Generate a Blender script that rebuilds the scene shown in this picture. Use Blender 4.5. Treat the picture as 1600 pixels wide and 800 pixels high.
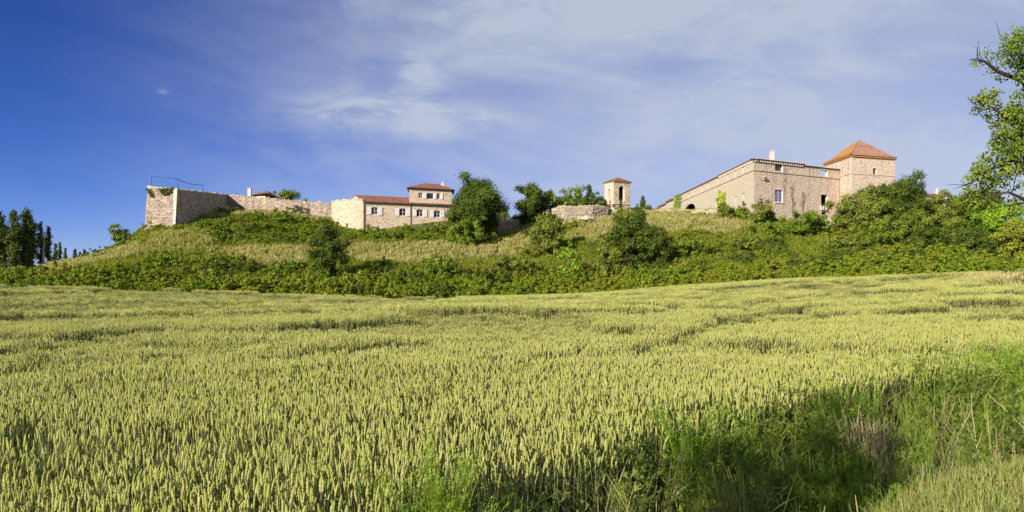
import bpy, math, random
import numpy as np
from math import radians, sin, cos, pi, sqrt

# ------------------------------------------------------------------ camera, sky, sun, exposure
S = bpy.context.scene
for o in list(bpy.data.objects):
    bpy.data.objects.remove(o)
COL = S.collection
F = 1250.0          # focal length in pixels of the 1600 px wide photograph
HR = 430.0          # row of the horizon
cd = bpy.data.cameras.new('camera'); cam = bpy.data.objects.new('camera', cd); COL.objects.link(cam)
cd.sensor_width = 36.0; cd.lens = 36.0 * F / 1600.0
cd.shift_y = (HR - 400.0) / 1600.0
cd.clip_start = 0.05; cd.clip_end = 20000
cam.location = (0, 0, 0); cam.rotation_euler = (pi / 2, 0, 0)
S.camera = cam

SUN_EL = radians(21.5)
SUN_AZ = math.atan2(-0.61, -0.79)            # direction towards the sun, measured from +Y to +X
sun_to = (sin(SUN_AZ) * cos(SUN_EL), cos(SUN_AZ) * cos(SUN_EL), sin(SUN_EL))
ld = bpy.data.lights.new('sun', 'SUN'); ld.energy = 5.0; ld.angle = radians(0.6); ld.color = (1.0, 0.90, 0.74)
sun = bpy.data.objects.new('sun', ld); COL.objects.link(sun)
from mathutils import Vector
sun.rotation_euler = Vector(sun_to).to_track_quat('Z', 'Y').to_euler()

W = bpy.data.worlds.new('World'); S.world = W; W.use_nodes = True
wn = W.node_tree.nodes; wl = W.node_tree.links; wn.clear()
def WN(t, **k):
    n = wn.new(t)
    for a, b in k.items(): setattr(n, a, b)
    return n
def wmath(op, a, b=None, c=None, clamp=False):
    n = WN('ShaderNodeMath', operation=op, use_clamp=clamp)
    for i, v in enumerate((a, b, c)):
        if v is None: continue
        if isinstance(v, (int, float)): n.inputs[i].default_value = v
        else: wl.new(v, n.inputs[i])
    return n.outputs[0]
def wramp(v, a, b, lo=0.0, hi=1.0):
    n = WN('ShaderNodeMapRange', interpolation_type='SMOOTHSTEP')
    wl.new(v, n.inputs[0]); n.inputs[1].default_value = a; n.inputs[2].default_value = b
    n.inputs[3].default_value = lo; n.inputs[4].default_value = hi
    return n.outputs[0]
sky = WN('ShaderNodeTexSky', sky_type='NISHITA', sun_disc=False)
sky.sun_elevation = SUN_EL; sky.sun_rotation = SUN_AZ
sky.air_density = 0.9; sky.dust_density = 0.0; sky.ozone_density = 3.8; sky.altitude = 3600
hsv = WN('ShaderNodeHueSaturation'); hsv.inputs['Hue'].default_value = 0.513; hsv.inputs['Saturation'].default_value = 1.2; hsv.inputs['Value'].default_value = 1.02
wl.new(sky.outputs[0], hsv.inputs['Color'])
wb = WN('ShaderNodeMix', data_type='RGBA', blend_type='MULTIPLY'); wb.inputs[0].default_value = 1.0; wb.inputs[7].default_value = (0.96, 0.83, 1.04, 1)   # the photograph's white balance
wl.new(hsv.outputs[0], wb.inputs[6])
tc = WN('ShaderNodeTexCoord'); sx = WN('ShaderNodeSeparateXYZ'); wl.new(tc.outputs['Generated'], sx.inputs[0])
az = wmath('ARCTAN2', sx.outputs[0], sx.outputs[1]); el = wmath('ARCSINE', sx.outputs[2])
def cloud_noise(ax, ey, tilt, scale, detail, dist, off):
    c = WN('ShaderNodeCombineXYZ')
    wl.new(wmath('ADD', wmath('MULTIPLY', az, ax), wmath('MULTIPLY', el, tilt)), c.inputs[0])
    wl.new(wmath('ADD', wmath('MULTIPLY', el, ey), wmath('MULTIPLY', az, tilt * 0.6)), c.inputs[1]); c.inputs[2].default_value = off
    n = WN('ShaderNodeTexNoise'); n.inputs['Scale'].default_value = scale; n.inputs['Detail'].default_value = detail
    n.inputs['Roughness'].default_value = 0.6; n.inputs['Distortion'].default_value = dist
    wl.new(c.outputs[0], n.inputs['Vector']); return n.outputs[0]
n1 = cloud_noise(1.0, 2.6, 0.35, 4.0, 8, 0.6, 3.3)
n2 = cloud_noise(1.0, 3.0, -0.3, 9.0, 7, 1.0, 7.1)
n3 = cloud_noise(1.0, 2.0, 0.2, 1.6, 3, 0.2, 1.7)
veil = wmath('MULTIPLY', wramp(az, -0.55, 0.25), wramp(n3, 0.25, 0.75, 0.6, 1.0))
wisps = wmath('MULTIPLY', wramp(n1, 0.36, 0.68), wramp(n2, 0.25, 0.7, 0.55, 1.0))
wisps = wmath('MULTIPLY', wisps, wramp(az, -0.60, -0.05, 0.03, 1.0))
def blob(a0, e0, ra, re, k):
    da = wmath('DIVIDE', wmath('SUBTRACT', az, a0), ra); de = wmath('DIVIDE', wmath('SUBTRACT', el, e0), re)
    r2 = wmath('ADD', wmath('MULTIPLY', da, da), wmath('MULTIPLY', de, de))
    return wmath('MULTIPLY', wmath('EXPONENT', wmath('MULTIPLY', r2, -1.0)), k)
cirrus = wmath('ADD', blob(-0.125, 0.196, 0.10, 0.024, 1.25), blob(-0.118, 0.235, 0.026, 0.030, 0.8))
cirrus = wmath('ADD', cirrus, blob(0.05, 0.32, 0.17, 0.025, 0.40))
cirrus = wmath('MULTIPLY', cirrus, wmath('MULTIPLY', wramp(n1, 0.25, 0.62, 0.35, 1.0), wramp(n2, 0.32, 0.62, 0.35, 1.0)))
n4 = cloud_noise(1.0, 1.5, 0.4, 60.0, 4, 0.5, 2.2)
puff = wmath('MULTIPLY', blob(-0.4125, 0.2065, 0.0060, 0.0030, 0.28), wramp(n4, 0.35, 0.65, 0.1, 1.0))
trail_d = wmath('ABSOLUTE', wmath('SUBTRACT', wmath('SUBTRACT', el, 0.2355), wmath('MULTIPLY', wmath('SUBTRACT', az, 0.266), 0.33)))
trail = wmath('MULTIPLY', wramp(trail_d, 0.0, 0.0012, 0.22, 0.0), wramp(wmath('ABSOLUTE', wmath('SUBTRACT', az, 0.266)), 0.012, 0.026, 1.0, 0.0))
dens = wmath('ADD', wmath('MULTIPLY', veil, 0.85), wmath('MULTIPLY', wisps, 0.34))
dens = wmath('ADD', dens, wmath('ADD', wmath('MULTIPLY', cirrus, 0.8), wmath('ADD', puff, trail)))
dens = wmath('MULTIPLY', dens, wramp(el, -0.02, 0.05), clamp=True)
dens = wmath('MINIMUM', dens, 0.85)
mix = WN('ShaderNodeMix', data_type='RGBA')
wl.new(dens, mix.inputs[0]); wl.new(wb.outputs[2], mix.inputs[6]); mix.inputs[7].default_value = (5.4, 5.95, 6.9, 1)
bg = WN('ShaderNodeBackground'); bg.inputs[1].default_value = 0.058
wl.new(mix.outputs[2], bg.inputs[0])
wo = WN('ShaderNodeOutputWorld'); wl.new(bg.outputs[0], wo.inputs[0])

S.view_settings.view_transform = 'Standard'; S.view_settings.look = 'None'
S.view_settings.gamma = 1.0; S.view_settings.exposure = 0.85
try: S.view_settings.use_curve_mapping = False
except Exception: pass
S.cycles.max_bounces = 4; S.cycles.diffuse_bounces = 2; S.cycles.glossy_bounces = 2; S.cycles.transmission_bounces = 2; S.cycles.transparent_max_bounces = 4
S.cycles.use_denoising = True

rng = np.random.default_rng(7)
random.seed(7)

# ------------------------------------------------------------------ helpers
def P(u, row, D):
    return ((u - 800.0) / F * D, D, (HR - row) / F * D)
def srgb(r, g, b):
    f = lambda c: (c / 255.0 / 12.92) if c / 255.0 <= 0.04045 else ((c / 255.0 + 0.055) / 1.055) ** 2.4
    return (f(r), f(g), f(b), 1.0)
def tag(o, label=None, cat=None, group=None, kind=None):
    if label: o['label'] = label
    if cat: o['category'] = cat
    if group: o['group'] = group
    if kind: o['kind'] = kind
    return o
def empty(name, loc, label=None, cat=None, group=None):
    o = bpy.data.objects.new(name, None); COL.objects.link(o); o.location = loc; o.empty_display_size = 0.5
    return tag(o, label, cat, group, 'thing')
def org(parent):
    v = np.zeros(3)
    while parent is not None:
        v = v + np.array(parent.location); parent = parent.parent
    return v
def mesh_np(name, V, Fq, mat, attrs=None, midx=None, smooth=False):
    """V (n,3), Fq (m,k) integer array"""
    me = bpy.data.meshes.new(name)
    V = np.asarray(V, dtype=np.float32); Fq = np.asarray(Fq, dtype=np.int32)
    m, k = Fq.shape
    me.vertices.add(len(V)); me.vertices.foreach_set('co', V.ravel())
    me.loops.add(m * k); me.loops.foreach_set('vertex_index', Fq.ravel())
    me.polygons.add(m); me.polygons.foreach_set('loop_start', np.arange(0, m * k, k, dtype=np.int32))
    me.polygons.foreach_set('loop_total', np.full(m, k, dtype=np.int32))
    for mm in (mat if isinstance(mat, (list, tuple)) else [mat]): me.materials.append(mm)
    if midx is not None: me.polygons.foreach_set('material_index', np.asarray(midx, dtype=np.int32))
    if smooth: me.polygons.foreach_set('use_smooth', np.ones(m, dtype=bool))
    me.update(calc_edges=True)
    for an, (dom, arr) in (attrs or {}).items():
        a = me.attributes.new(an, 'FLOAT', dom); a.data.foreach_set('value', np.asarray(arr, dtype=np.float32))
    return me
def link(name, me, parent=None, kind=None):
    o = bpy.data.objects.new(name, me); COL.objects.link(o)
    if parent is not None: o.parent = parent
    if kind: o['kind'] = kind
    return o
class MB:
    def __init__(s): s.v = []; s.f = []; s.t = []; s.m = []
    def face(s, pts, tint=0.5, m=0):
        b = len(s.v); s.v.extend([tuple(p) for p in pts]); s.f.append(tuple(range(b, b + len(pts)))); s.t.append(tint); s.m.append(m)
    def box(s, o, ax, ay, az, tint=0.5, m=0):
        o, ax, ay, az = map(np.array, (o, ax, ay, az))
        c = [o, o + ax, o + ax + ay, o + ay]; d = [p + az for p in c]
        for q in ([c[3], c[2], c[1], c[0]], d, [c[0], c[1], d[1], d[0]], [c[1], c[2], d[2], d[1]], [c[2], c[3], d[3], d[2]], [c[3], c[0], d[0], d[3]]):
            s.face(q, tint, m)
    def abox(s, x0, x1, y0, y1, z0, z1, tint=0.5, m=0):
        s.box((x0, y0, z0), (x1 - x0, 0, 0), (0, y1 - y0, 0), (0, 0, z1 - z0), tint, m)
    def tube(s, pts, radii, n=6, tint=0.5, m=0, cap=True):
        pts = [np.array(p, float) for p in pts]; b = len(s.v)
        for i, p in enumerate(pts):
            d = pts[min(i + 1, len(pts) - 1)] - pts[max(i - 1, 0)]; d = d / (np.linalg.norm(d) + 1e-9)
            a = np.cross(d, (0.31, 0.95, 0.05) if abs(d[2]) > 0.8 else (0, 0, 1)); a = a / (np.linalg.norm(a) + 1e-9); c = np.cross(d, a)
            for k in range(n):
                th = 2 * pi * k / n; s.v.append(tuple(p + radii[i] * (cos(th) * a + sin(th) * c)))
        for i in range(len(pts) - 1):
            for k in range(n):
                s.f.append((b + i * n + k, b + i * n + (k + 1) % n, b + (i + 1) * n + (k + 1) % n, b + (i + 1) * n + k)); s.t.append(tint); s.m.append(m)
        if cap:
            s.f.append(tuple(b + (len(pts) - 1) * n + k for k in range(n))); s.t.append(tint); s.m.append(m)
    def mesh(s, name, mat, off=(0, 0, 0), smooth=False):
        me = bpy.data.meshes.new(name)
        me.from_pydata([tuple(np.array(p) - np.array(off)) for p in s.v], [], s.f)
        for mm in (mat if isinstance(mat, (list, tuple)) else [mat]): me.materials.append(mm)
        a = me.attributes.new('tint', 'FLOAT', 'FACE'); a.data.foreach_set('value', np.array(s.t, dtype=np.float32))
        if any(s.m): me.polygons.foreach_set('material_index', np.array(s.m, dtype=np.int32))
        if smooth: me.polygons.foreach_set('use_smooth', np.ones(len(s.f), dtype=bool))
        me.update(); return me
    def build(s, name, mat, parent=None, kind=None, smooth=False):
        return link(name, s.mesh(name, mat, org(parent), smooth), parent, kind)

# value noise on numpy arrays
_perm = np.random.default_rng(3).random((256, 256))
def vnoise(x, y):
    x = np.asarray(x, float); y = np.asarray(y, float)
    xi = np.floor(x).astype(int); yi = np.floor(y).astype(int); fx = x - xi; fy = y - yi
    fx = fx * fx * (3 - 2 * fx); fy = fy * fy * (3 - 2 * fy)
    g = lambda a, b: _perm[a & 255, b & 255]
    return (g(xi, yi) * (1 - fx) + g(xi + 1, yi) * fx) * (1 - fy) + (g(xi, yi + 1) * (1 - fx) + g(xi + 1, yi + 1) * fx) * fy
def fbm(x, y, o=3):
    r = 0; a = 0.5; t = 0
    for i in range(o):
        r = r + a * vnoise(x * 2 ** i + 17.3 * i, y * 2 ** i + 5.7 * i); t += a; a *= 0.5
    return r / t
def sstep(a, b, x):
    t = np.clip((np.asarray(x, float) - a) / (b - a), 0, 1); return t * t * (3 - 2 * t)

# ------------------------------------------------------------------ materials
def new_mat(name):
    m = bpy.data.materials.new(name); m.use_nodes = True; nt = m.node_tree; nt.nodes.clear()
    out = nt.nodes.new('ShaderNodeOutputMaterial'); b = nt.nodes.new('ShaderNodeBsdfPrincipled')
    nt.links.new(b.outputs[0], out.inputs[0]); return m, nt, b, out
def N(nt, t, **k):
    n = nt.nodes.new(t)
    for a, b in k.items(): setattr(n, a, b)
    return n
def noise_fac(nt, scale, detail=4, coord='Object', stretch=None, rough=0.55, lo=0.3, hi=0.7):
    t = N(nt, 'ShaderNodeTexCoord'); v = t.outputs[coord]
    if stretch:
        mp = N(nt, 'ShaderNodeMapping'); mp.inputs['Scale'].default_value = stretch; nt.links.new(v, mp.inputs[0]); v = mp.outputs[0]
    n = N(nt, 'ShaderNodeTexNoise'); n.inputs['Scale'].default_value = scale; n.inputs['Detail'].default_value = detail; n.inputs['Roughness'].default_value = rough
    nt.links.new(v, n.inputs['Vector'])
    r = N(nt, 'ShaderNodeMapRange'); r.inputs[1].default_value = lo; r.inputs[2].default_value = hi; nt.links.new(n.outputs[0], r.inputs[0])
    return r.outputs[0], n.outputs[0]
def mixc(nt, fac, a, b, blend='MIX'):
    m = N(nt, 'ShaderNodeMix', data_type='RGBA', blend_type=blend)
    for i, v in ((0, fac), (6, a), (7, b)):
        if hasattr(v, 'is_linked'): nt.links.new(v, m.inputs[i])
        elif isinstance(v, (int, float)): m.inputs[i].default_value = v
        else: m.inputs[i].default_value = v
    return m.outputs[2]
def attr(nt, name, typ='GEOMETRY'):
    a = N(nt, 'ShaderNodeAttribute', attribute_type=typ); a.attribute_name = name; return a.outputs['Fac']
def leaf_mat(name, c1, c2, c3=None, transl=0.13, rnd=True, rough=0.6, spec=0.12):
    m, nt, b, out = new_mat(name)
    col = mixc(nt, attr(nt, 'tint'), c1, c2)
    if c3 is not None:
        oi = N(nt, 'ShaderNodeObjectInfo'); col = mixc(nt, oi.outputs['Random'], col, mixc(nt, 0.55, col, c3))
    nt.links.new(col, b.inputs['Base Color']); b.inputs['Roughness'].default_value = rough; b.inputs['Specular IOR Level'].default_value = spec
    if transl > 0:
        t = N(nt, 'ShaderNodeBsdfTranslucent'); nt.links.new(mixc(nt, 0.5, col, (0.9, 1.0, 0.25, 1), 'MULTIPLY'), t.inputs[0])
        ms = N(nt, 'ShaderNodeMixShader'); ms.inputs[0].default_value = transl
        nt.links.new(b.outputs[0], ms.inputs[1]); nt.links.new(t.outputs[0], ms.inputs[2]); nt.links.new(ms.outputs[0], out.inputs[0])
    return m
def stone_mat(name, ca, cb, cdark, cmort=None, scale=0.6, streak=0.5, bump=0.4):
    m, nt, b, out = new_mat(name)
    col = mixc(nt, attr(nt, 'tint'), ca, cb)
    f1, n1_ = noise_fac(nt, scale, 6, lo=0.35, hi=0.7); col = mixc(nt, f1, col, mixc(nt, 0.5, col, cb))
    f2, _ = noise_fac(nt, 1.1, 6, stretch=(1.0, 1.0, 0.14), lo=0.53, hi=0.72)
    mlt = N(nt, 'ShaderNodeMath', operation='MULTIPLY'); nt.links.new(f2, mlt.inputs[0]); mlt.inputs[1].default_value = streak; mlt.use_clamp = True
    col = mixc(nt, mlt.outputs[0], col, cdark)
    f3, n3_ = noise_fac(nt, 7.0, 5, lo=0.25, hi=0.75)
    col = mixc(nt, 0.35, col, mixc(nt, f3, (0.55, 0.53, 0.5, 1), (1.25, 1.25, 1.25, 1)), 'MULTIPLY')
    nt.links.new(col, b.inputs['Base Color']); b.inputs['Roughness'].default_value = 0.92; b.inputs['Specular IOR Level'].default_value = 0.15
    bp = N(nt, 'ShaderNodeBump'); bp.inputs['Strength'].default_value = bump; bp.inputs['Distance'].default_value = 0.08
    nt.links.new(n3_, bp.inputs['Height']); nt.links.new(bp.outputs[0], b.inputs['Normal'])
    return m
def plain_mat(name, c, c2=None, scale=3.0, rough=0.7, spec=0.3, metal=0.0, bump=0.0):
    m, nt, b, out = new_mat(name)
    f, n = noise_fac(nt, scale, 5)
    nt.links.new(mixc(nt, f, c, c2 or tuple(x * 0.75 for x in c[:3]) + (1,)), b.inputs['Base Color'])
    b.inputs['Roughness'].default_value = rough; b.inputs['Specular IOR Level'].default_value = spec; b.inputs['Metallic'].default_value = metal
    if bump:
        bp = N(nt, 'ShaderNodeBump'); bp.inputs['Strength'].default_value = bump; nt.links.new(n, bp.inputs['Height']); nt.links.new(bp.outputs[0], b.inputs['Normal'])
    return m
M = {}
M['castle'] = stone_mat('castle_stone', (0.575, 0.47, 0.38, 1), (0.49, 0.395, 0.31, 1), (0.25, 0.19, 0.145, 1), streak=0.85, bump=0.25)
M['castle_mortar'] = stone_mat('castle_render', (0.62, 0.51, 0.41, 1), (0.56, 0.45, 0.355, 1), (0.26, 0.2, 0.15, 1), streak=0.4)
M['wing'] = stone_mat('wing_render', (0.53, 0.465, 0.36, 1), (0.49, 0.43, 0.33, 1), (0.40, 0.33, 0.24, 1), streak=0.2, bump=0.15)
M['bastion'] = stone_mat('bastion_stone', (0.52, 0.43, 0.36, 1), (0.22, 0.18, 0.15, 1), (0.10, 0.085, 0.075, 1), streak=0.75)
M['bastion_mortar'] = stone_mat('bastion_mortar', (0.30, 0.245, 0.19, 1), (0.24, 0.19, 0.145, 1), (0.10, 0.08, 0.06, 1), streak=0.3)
M['rubble'] = stone_mat('rubble_stone', (0.52, 0.45, 0.34, 1), (0.36, 0.30, 0.22, 1), (0.15, 0.12, 0.10, 1), streak=0.2)
M['house'] = stone_mat('house_stone', (0.53, 0.43, 0.30, 1), (0.44, 0.34, 0.23, 1), (0.28, 0.2, 0.13, 1), streak=0.2)
M['house_mortar'] = stone_mat('house_render', (0.62, 0.51, 0.40, 1), (0.57, 0.46, 0.36, 1), (0.42, 0.33, 0.25, 1), streak=0.25, bump=0.2)
M['trim'] = plain_mat('pale_dressed_stone', (0.62, 0.54, 0.45, 1), (0.52, 0.44, 0.36, 1), 2.0, 0.85, 0.2)
M['white'] = plain_mat('white_paint', (0.72, 0.70, 0.70, 1), (0.62, 0.60, 0.60, 1), 4.0, 0.6, 0.3)
M['chimney'] = plain_mat('chimney_render', (0.55, 0.46, 0.41, 1), (0.47, 0.39, 0.34, 1), 2.0, 0.85, 0.2)
M['tile'] = stone_mat('roof_tile', (0.34, 0.175, 0.12, 1), (0.21, 0.10, 0.07, 1), (0.13, 0.08, 0.06, 1), streak=0.4, scale=1.2)
M['tile_tower'] = stone_mat('tower_roof_tile', (0.42, 0.245, 0.18, 1), (0.31, 0.17, 0.125, 1), (0.22, 0.13, 0.1, 1), streak=0.3, scale=1.0)
M['orange_tile'] = stone_mat('orange_roof_tile', (0.50, 0.27, 0.07, 1), (0.38, 0.20, 0.07, 1), (0.26, 0.14, 0.06, 1), streak=0.3, scale=1.0)  # yellower orange tile for the left roof side and the tower eave
M['dark_tile'] = plain_mat('dark_eave_tile', (0.10, 0.065, 0.05, 1), (0.06, 0.045, 0.04, 1), 3.0, 0.9, 0.1)  # dark brown, for the front edge tiles and the band behind the corbels
M['wood'] = plain_mat('dark_timber', (0.06, 0.04, 0.03, 1), (0.035, 0.025, 0.02, 1), 3.0, 0.8, 0.2)
M['bell'] = plain_mat('bell_bronze', (0.30, 0.26, 0.2, 1), (0.2, 0.18, 0.14, 1), 3.0, 0.45, 0.5, 0.8)
M['rail'] = plain_mat('blue_painted_rail', (0.02, 0.07, 0.17, 1), (0.015, 0.05, 0.12, 1), 3.0, 0.5, 0.4)
M['pipe'] = plain_mat('grey_downpipe', (0.10, 0.09, 0.09, 1), (0.07, 0.06, 0.06, 1), 3.0, 0.5, 0.4)
m, nt, b, out = new_mat('window_glass'); b.inputs['Base Color'].default_value = (0.03, 0.03, 0.05, 1); b.inputs['Roughness'].default_value = 0.08; b.inputs['Specular IOR Level'].default_value = 0.8; M['glass'] = m
m, nt, b, out = new_mat('blue_window_glass'); b.inputs['Base Color'].default_value = (0.10, 0.075, 0.26, 1); b.inputs['Roughness'].default_value = 0.12; b.inputs['Specular IOR Level'].default_value = 0.7; M['blue_glass'] = m
M['bark'] = plain_mat('bark', (0.075, 0.055, 0.04, 1), (0.04, 0.03, 0.022, 1), 5.0, 0.95, 0.1, bump=0.6)
M['pale_bark'] = plain_mat('pale_bark', (0.35, 0.32, 0.30, 1), (0.2, 0.18, 0.17, 1), 5.0, 0.9, 0.1)
LEAF = {
 'oak':    leaf_mat('leaf_oak', (0.036, 0.068, 0.009, 1), (0.102, 0.135, 0.016, 1)),
 'mid':    leaf_mat('leaf_mid_green', (0.087, 0.150, 0.013, 1), (0.189, 0.240, 0.026, 1)),
 'bright': leaf_mat('leaf_bright_green', (0.124, 0.247, 0.017, 1), (0.248, 0.377, 0.029, 1)),
 'olive':  leaf_mat('leaf_olive_green', (0.115, 0.150, 0.020, 1), (0.205, 0.235, 0.038, 1)),
 'yellow': leaf_mat('leaf_yellow_green', (0.150, 0.185, 0.018, 1), (0.270, 0.300, 0.034, 1)),
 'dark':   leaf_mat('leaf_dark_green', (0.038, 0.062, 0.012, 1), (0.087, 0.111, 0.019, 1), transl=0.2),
 'blue':   leaf_mat('leaf_blue_green', (0.044, 0.065, 0.039, 1), (0.087, 0.111, 0.058, 1), transl=0.2),
 'cypress':leaf_mat('leaf_cypress', (0.037, 0.055, 0.016, 1), (0.081, 0.098, 0.027, 1), transl=0.1),
 'ivy':    leaf_mat('leaf_bright_ivy', (0.291, 0.390, 0.019, 1), (0.480, 0.559, 0.035, 1)),  # brightest leaf colour, yellow-green
 'brown':  leaf_mat('leaf_brown', (0.320, 0.169, 0.044, 1), (0.480, 0.286, 0.098, 1), transl=0.2),
}

# ------------------------------------------------------------------ terrain
CROP = 0.80      # height of the wheat
EU = np.array([-900, -300, 0, 150, 300, 450, 560, 750, 900, 1020, 1150, 1300, 1400, 1520, 1700, 2400], float)
EY = np.array([86, 86, 88, 90, 93, 96, 98, 100, 99, 95, 91, 86, 83, 79, 75, 70], float)
ER = np.array([438, 438, 440.5, 444.5, 449.5, 455.5, 459, 460.5, 457.5, 448.5, 439.5, 430, 428, 424, 421, 421], float)
def edge_y(u): return np.interp(u, EU, EY)
def edge_top(u): return (HR - np.interp(u, EU, ER)) / F * edge_y(u)
# crop-top control points (image column, image row, distance) for the field
ctl = [(-1.0, 3.0, -1.30), (-4, 4, -1.32), (1, 3.2, -1.20), (-1, -6, -1.0), (-12, -6, -1.0), (12, -6, -0.9), (5, 5, -1.12), (9, 6, -1.0), (3.5, 6.2, -1.08),
       (-10, 3, -1.3), (-30, 0, -1.4), (40, 0, -0.6), (70, 20, 0.2), (-80, 20, -1.5)]
def cp(u, row, D): ctl.append(P(u, row, D))
for (u, row, D) in [(0, 600, 9.5), (300, 640, 7.5), (700, 640, 7.5), (0, 560, 13.5), (400, 552, 13.5), (0, 522, 21), (250, 505, 25), (500, 490, 29), (750, 474, 36),
                    (0, 498, 32), (250, 487, 38), (500, 477, 44), (0, 462, 60), (300, 463, 66), (600, 466, 72), (800, 540, 14.5), (800, 500, 23), (1000, 470, 48), (900, 475, 42),
                    (1100, 600, 9.3), (1100, 530, 16.5), (1100, 490, 28), (1300, 560, 12.5), (1300, 500, 23), (1300, 460, 42), (1500, 550, 13), (1500, 490, 25), (1500, 455, 42),
                    (1650, 545, 13.5), (1650, 480, 27), (1650, 440, 48), (-200, 520, 21), (-200, 470, 50)]: cp(u, row, D)
for u in range(-300, 2001, 150): ctl.append(((u - 800) / F * float(edge_y(u)), float(edge_y(u)), float(edge_top(u))))
ctl = np.array(ctl)
def _tps(r2): return np.where(r2 > 1e-9, r2 * np.log(r2 + 1e-12), 0) * 0.5
_n = len(ctl); _A = np.zeros((_n + 3, _n + 3))
# stretch: distances count less far away, so interpolate in (azimuth, log distance)-like warped plane
def warp(X, Y):
    Yc = np.sqrt(np.maximum(np.asarray(Y, float), 0) ** 2 + 36.0)
    return np.asarray(X, float) / Yc * 2.2, np.log(Yc) * 1.6 + np.minimum(np.asarray(Y, float), 0) * 0.05
_cx, _cy = warp(ctl[:, 0], ctl[:, 1])
_A[:_n, :_n] = _tps((_cx[:, None] - _cx) ** 2 + (_cy[:, None] - _cy) ** 2) + np.eye(_n) * 0.004
_A[:_n, _n] = 1; _A[:_n, _n + 1] = _cx; _A[:_n, _n + 2] = _cy; _A[_n:, :_n] = _A[:_n, _n:].T
_w = np.linalg.solve(_A, np.concatenate([ctl[:, 2], np.zeros(3)]))
def crop_top(X, Y):
    sh = np.shape(X); x, y = warp(np.clip(np.ravel(X), -130, 130), np.clip(np.ravel(Y), -10, 110)); r = np.empty(len(x))
    for i in range(0, len(x), 40000):
        s_ = slice(i, i + 40000)
        r[s_] = _tps((x[s_, None] - _cx) ** 2 + (y[s_, None] - _cy) ** 2) @ _w[:_n] + _w[_n] + _w[_n + 1] * x[s_] + _w[_n + 2] * y[s_]
    return np.clip(r, -3.6, 1.5).reshape(sh)
# roadside verge: polyline on whose right-hand side there is no wheat
VERGE = np.array([(-1.6, 2.5), (-0.95, 4.7), (0.3, 6.0), (1.9, 7.9), (4.0, 9.9), (6.8, 11.9), (9.5, 14.0), (14, 18.0), (25, 31), (37, 50), (45, 66), (49, 84)], float)
def verge_dist(X, Y):
    """signed distance to the verge line; positive on the wheat side"""
    X = np.ravel(X); Y = np.ravel(Y); best = np.full(len(X), 1e9); sg = np.ones(len(X))
    for a, b_ in zip(VERGE[:-1], VERGE[1:]):
        d = b_ - a; L2 = d @ d; t = np.clip(((X - a[0]) * d[0] + (Y - a[1]) * d[1]) / L2, 0, 1)
        px = X - a[0] - t * d[0]; py = Y - a[1] - t * d[1]; dist = np.hypot(px, py)
        s_ = np.sign(d[0] * (Y - a[1]) - d[1] * (X - a[0])); up = dist < best
        best = np.where(up, dist, best); sg = np.where(up, s_, sg)
    return best * sg
TS = np.array([0, 8, 18, 30, 38, 46, 60, 120, 300], float)
TU = {-600: (438, 437, 436, 435, 434, 434, 433, 432), 0: (438, 437, 436, 435, 434, 434, 433, 432), 45: (437, 434, 430, 430, 431, 432, 432, 432),
 80: (433, 425, 419, 421, 425, 427, 429, 431), 150: (431, 417, 406, 404, 406, 412, 418, 428), 200: (432, 412, 391, 381, 378, 384, 400, 425),
 235: (433, 410, 372, 357, 352, 352, 370, 400), 285: (434, 409, 366, 351, 345, 345, 352, 380), 350: (436, 408, 386, 348, 335, 334, 336, 350),
 450: (438, 410, 386, 362, 337, 336, 338, 350), 530: (440, 411, 382, 366, 348, 346, 346, 352), 700: (441, 412, 381, 363, 345, 344, 345, 352),
 780: (441, 412, 384, 366, 356, 345, 340, 350), 850: (440, 412, 382, 360, 347, 338, 338, 350), 900: (440, 410, 378, 354, 342, 334, 335, 345), 1000: (435, 405, 368, 347, 336, 329, 330, 345),
 1100: (430, 401, 371, 350, 336, 329, 330, 345), 1200: (424, 405, 386, 366, 348, 345, 340, 345), 1300: (420, 406, 389, 373, 360, 352, 345, 345),
 1400: (416, 405, 390, 374, 361, 352, 345, 345), 1600: (415, 405, 392, 379, 366, 356, 350, 350), 2600: (415, 405, 392, 379, 366, 356, 350, 350)}
_tu = np.array(sorted(TU)); _tr = np.array([TU[k] for k in _tu], float)
def hill_z(u, Y):
    s = Y - edge_y(u)
    zt = [edge_top(u) - CROP]
    for j in range(8):
        D = edge_y(u) + TS[j + 1]
        zt.append((HR - np.interp(u, _tu, _tr[:, j])) / F * D)
    zt = np.array(zt); k = np.clip(np.searchsorted(TS, s, side='right') - 1, 0, len(TS) - 2)
    t = np.clip((s - TS[k]) / (TS[k + 1] - TS[k]), 0, 1); t2 = 0.5 * t + 0.5 * t * t * (3 - 2 * t); i = np.arange(len(s))
    return zt[k, i] * (1 - t2) + zt[k + 1, i] * t2
DITCH = [(np.array(a, float), np.array(b_, float)) for a, b_ in (((0.8, 4.8), (3.1, 7.6)), ((3.1, 7.6), (7.2, 10.8)), ((7.2, 10.8), (14, 16.2)))]
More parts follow.
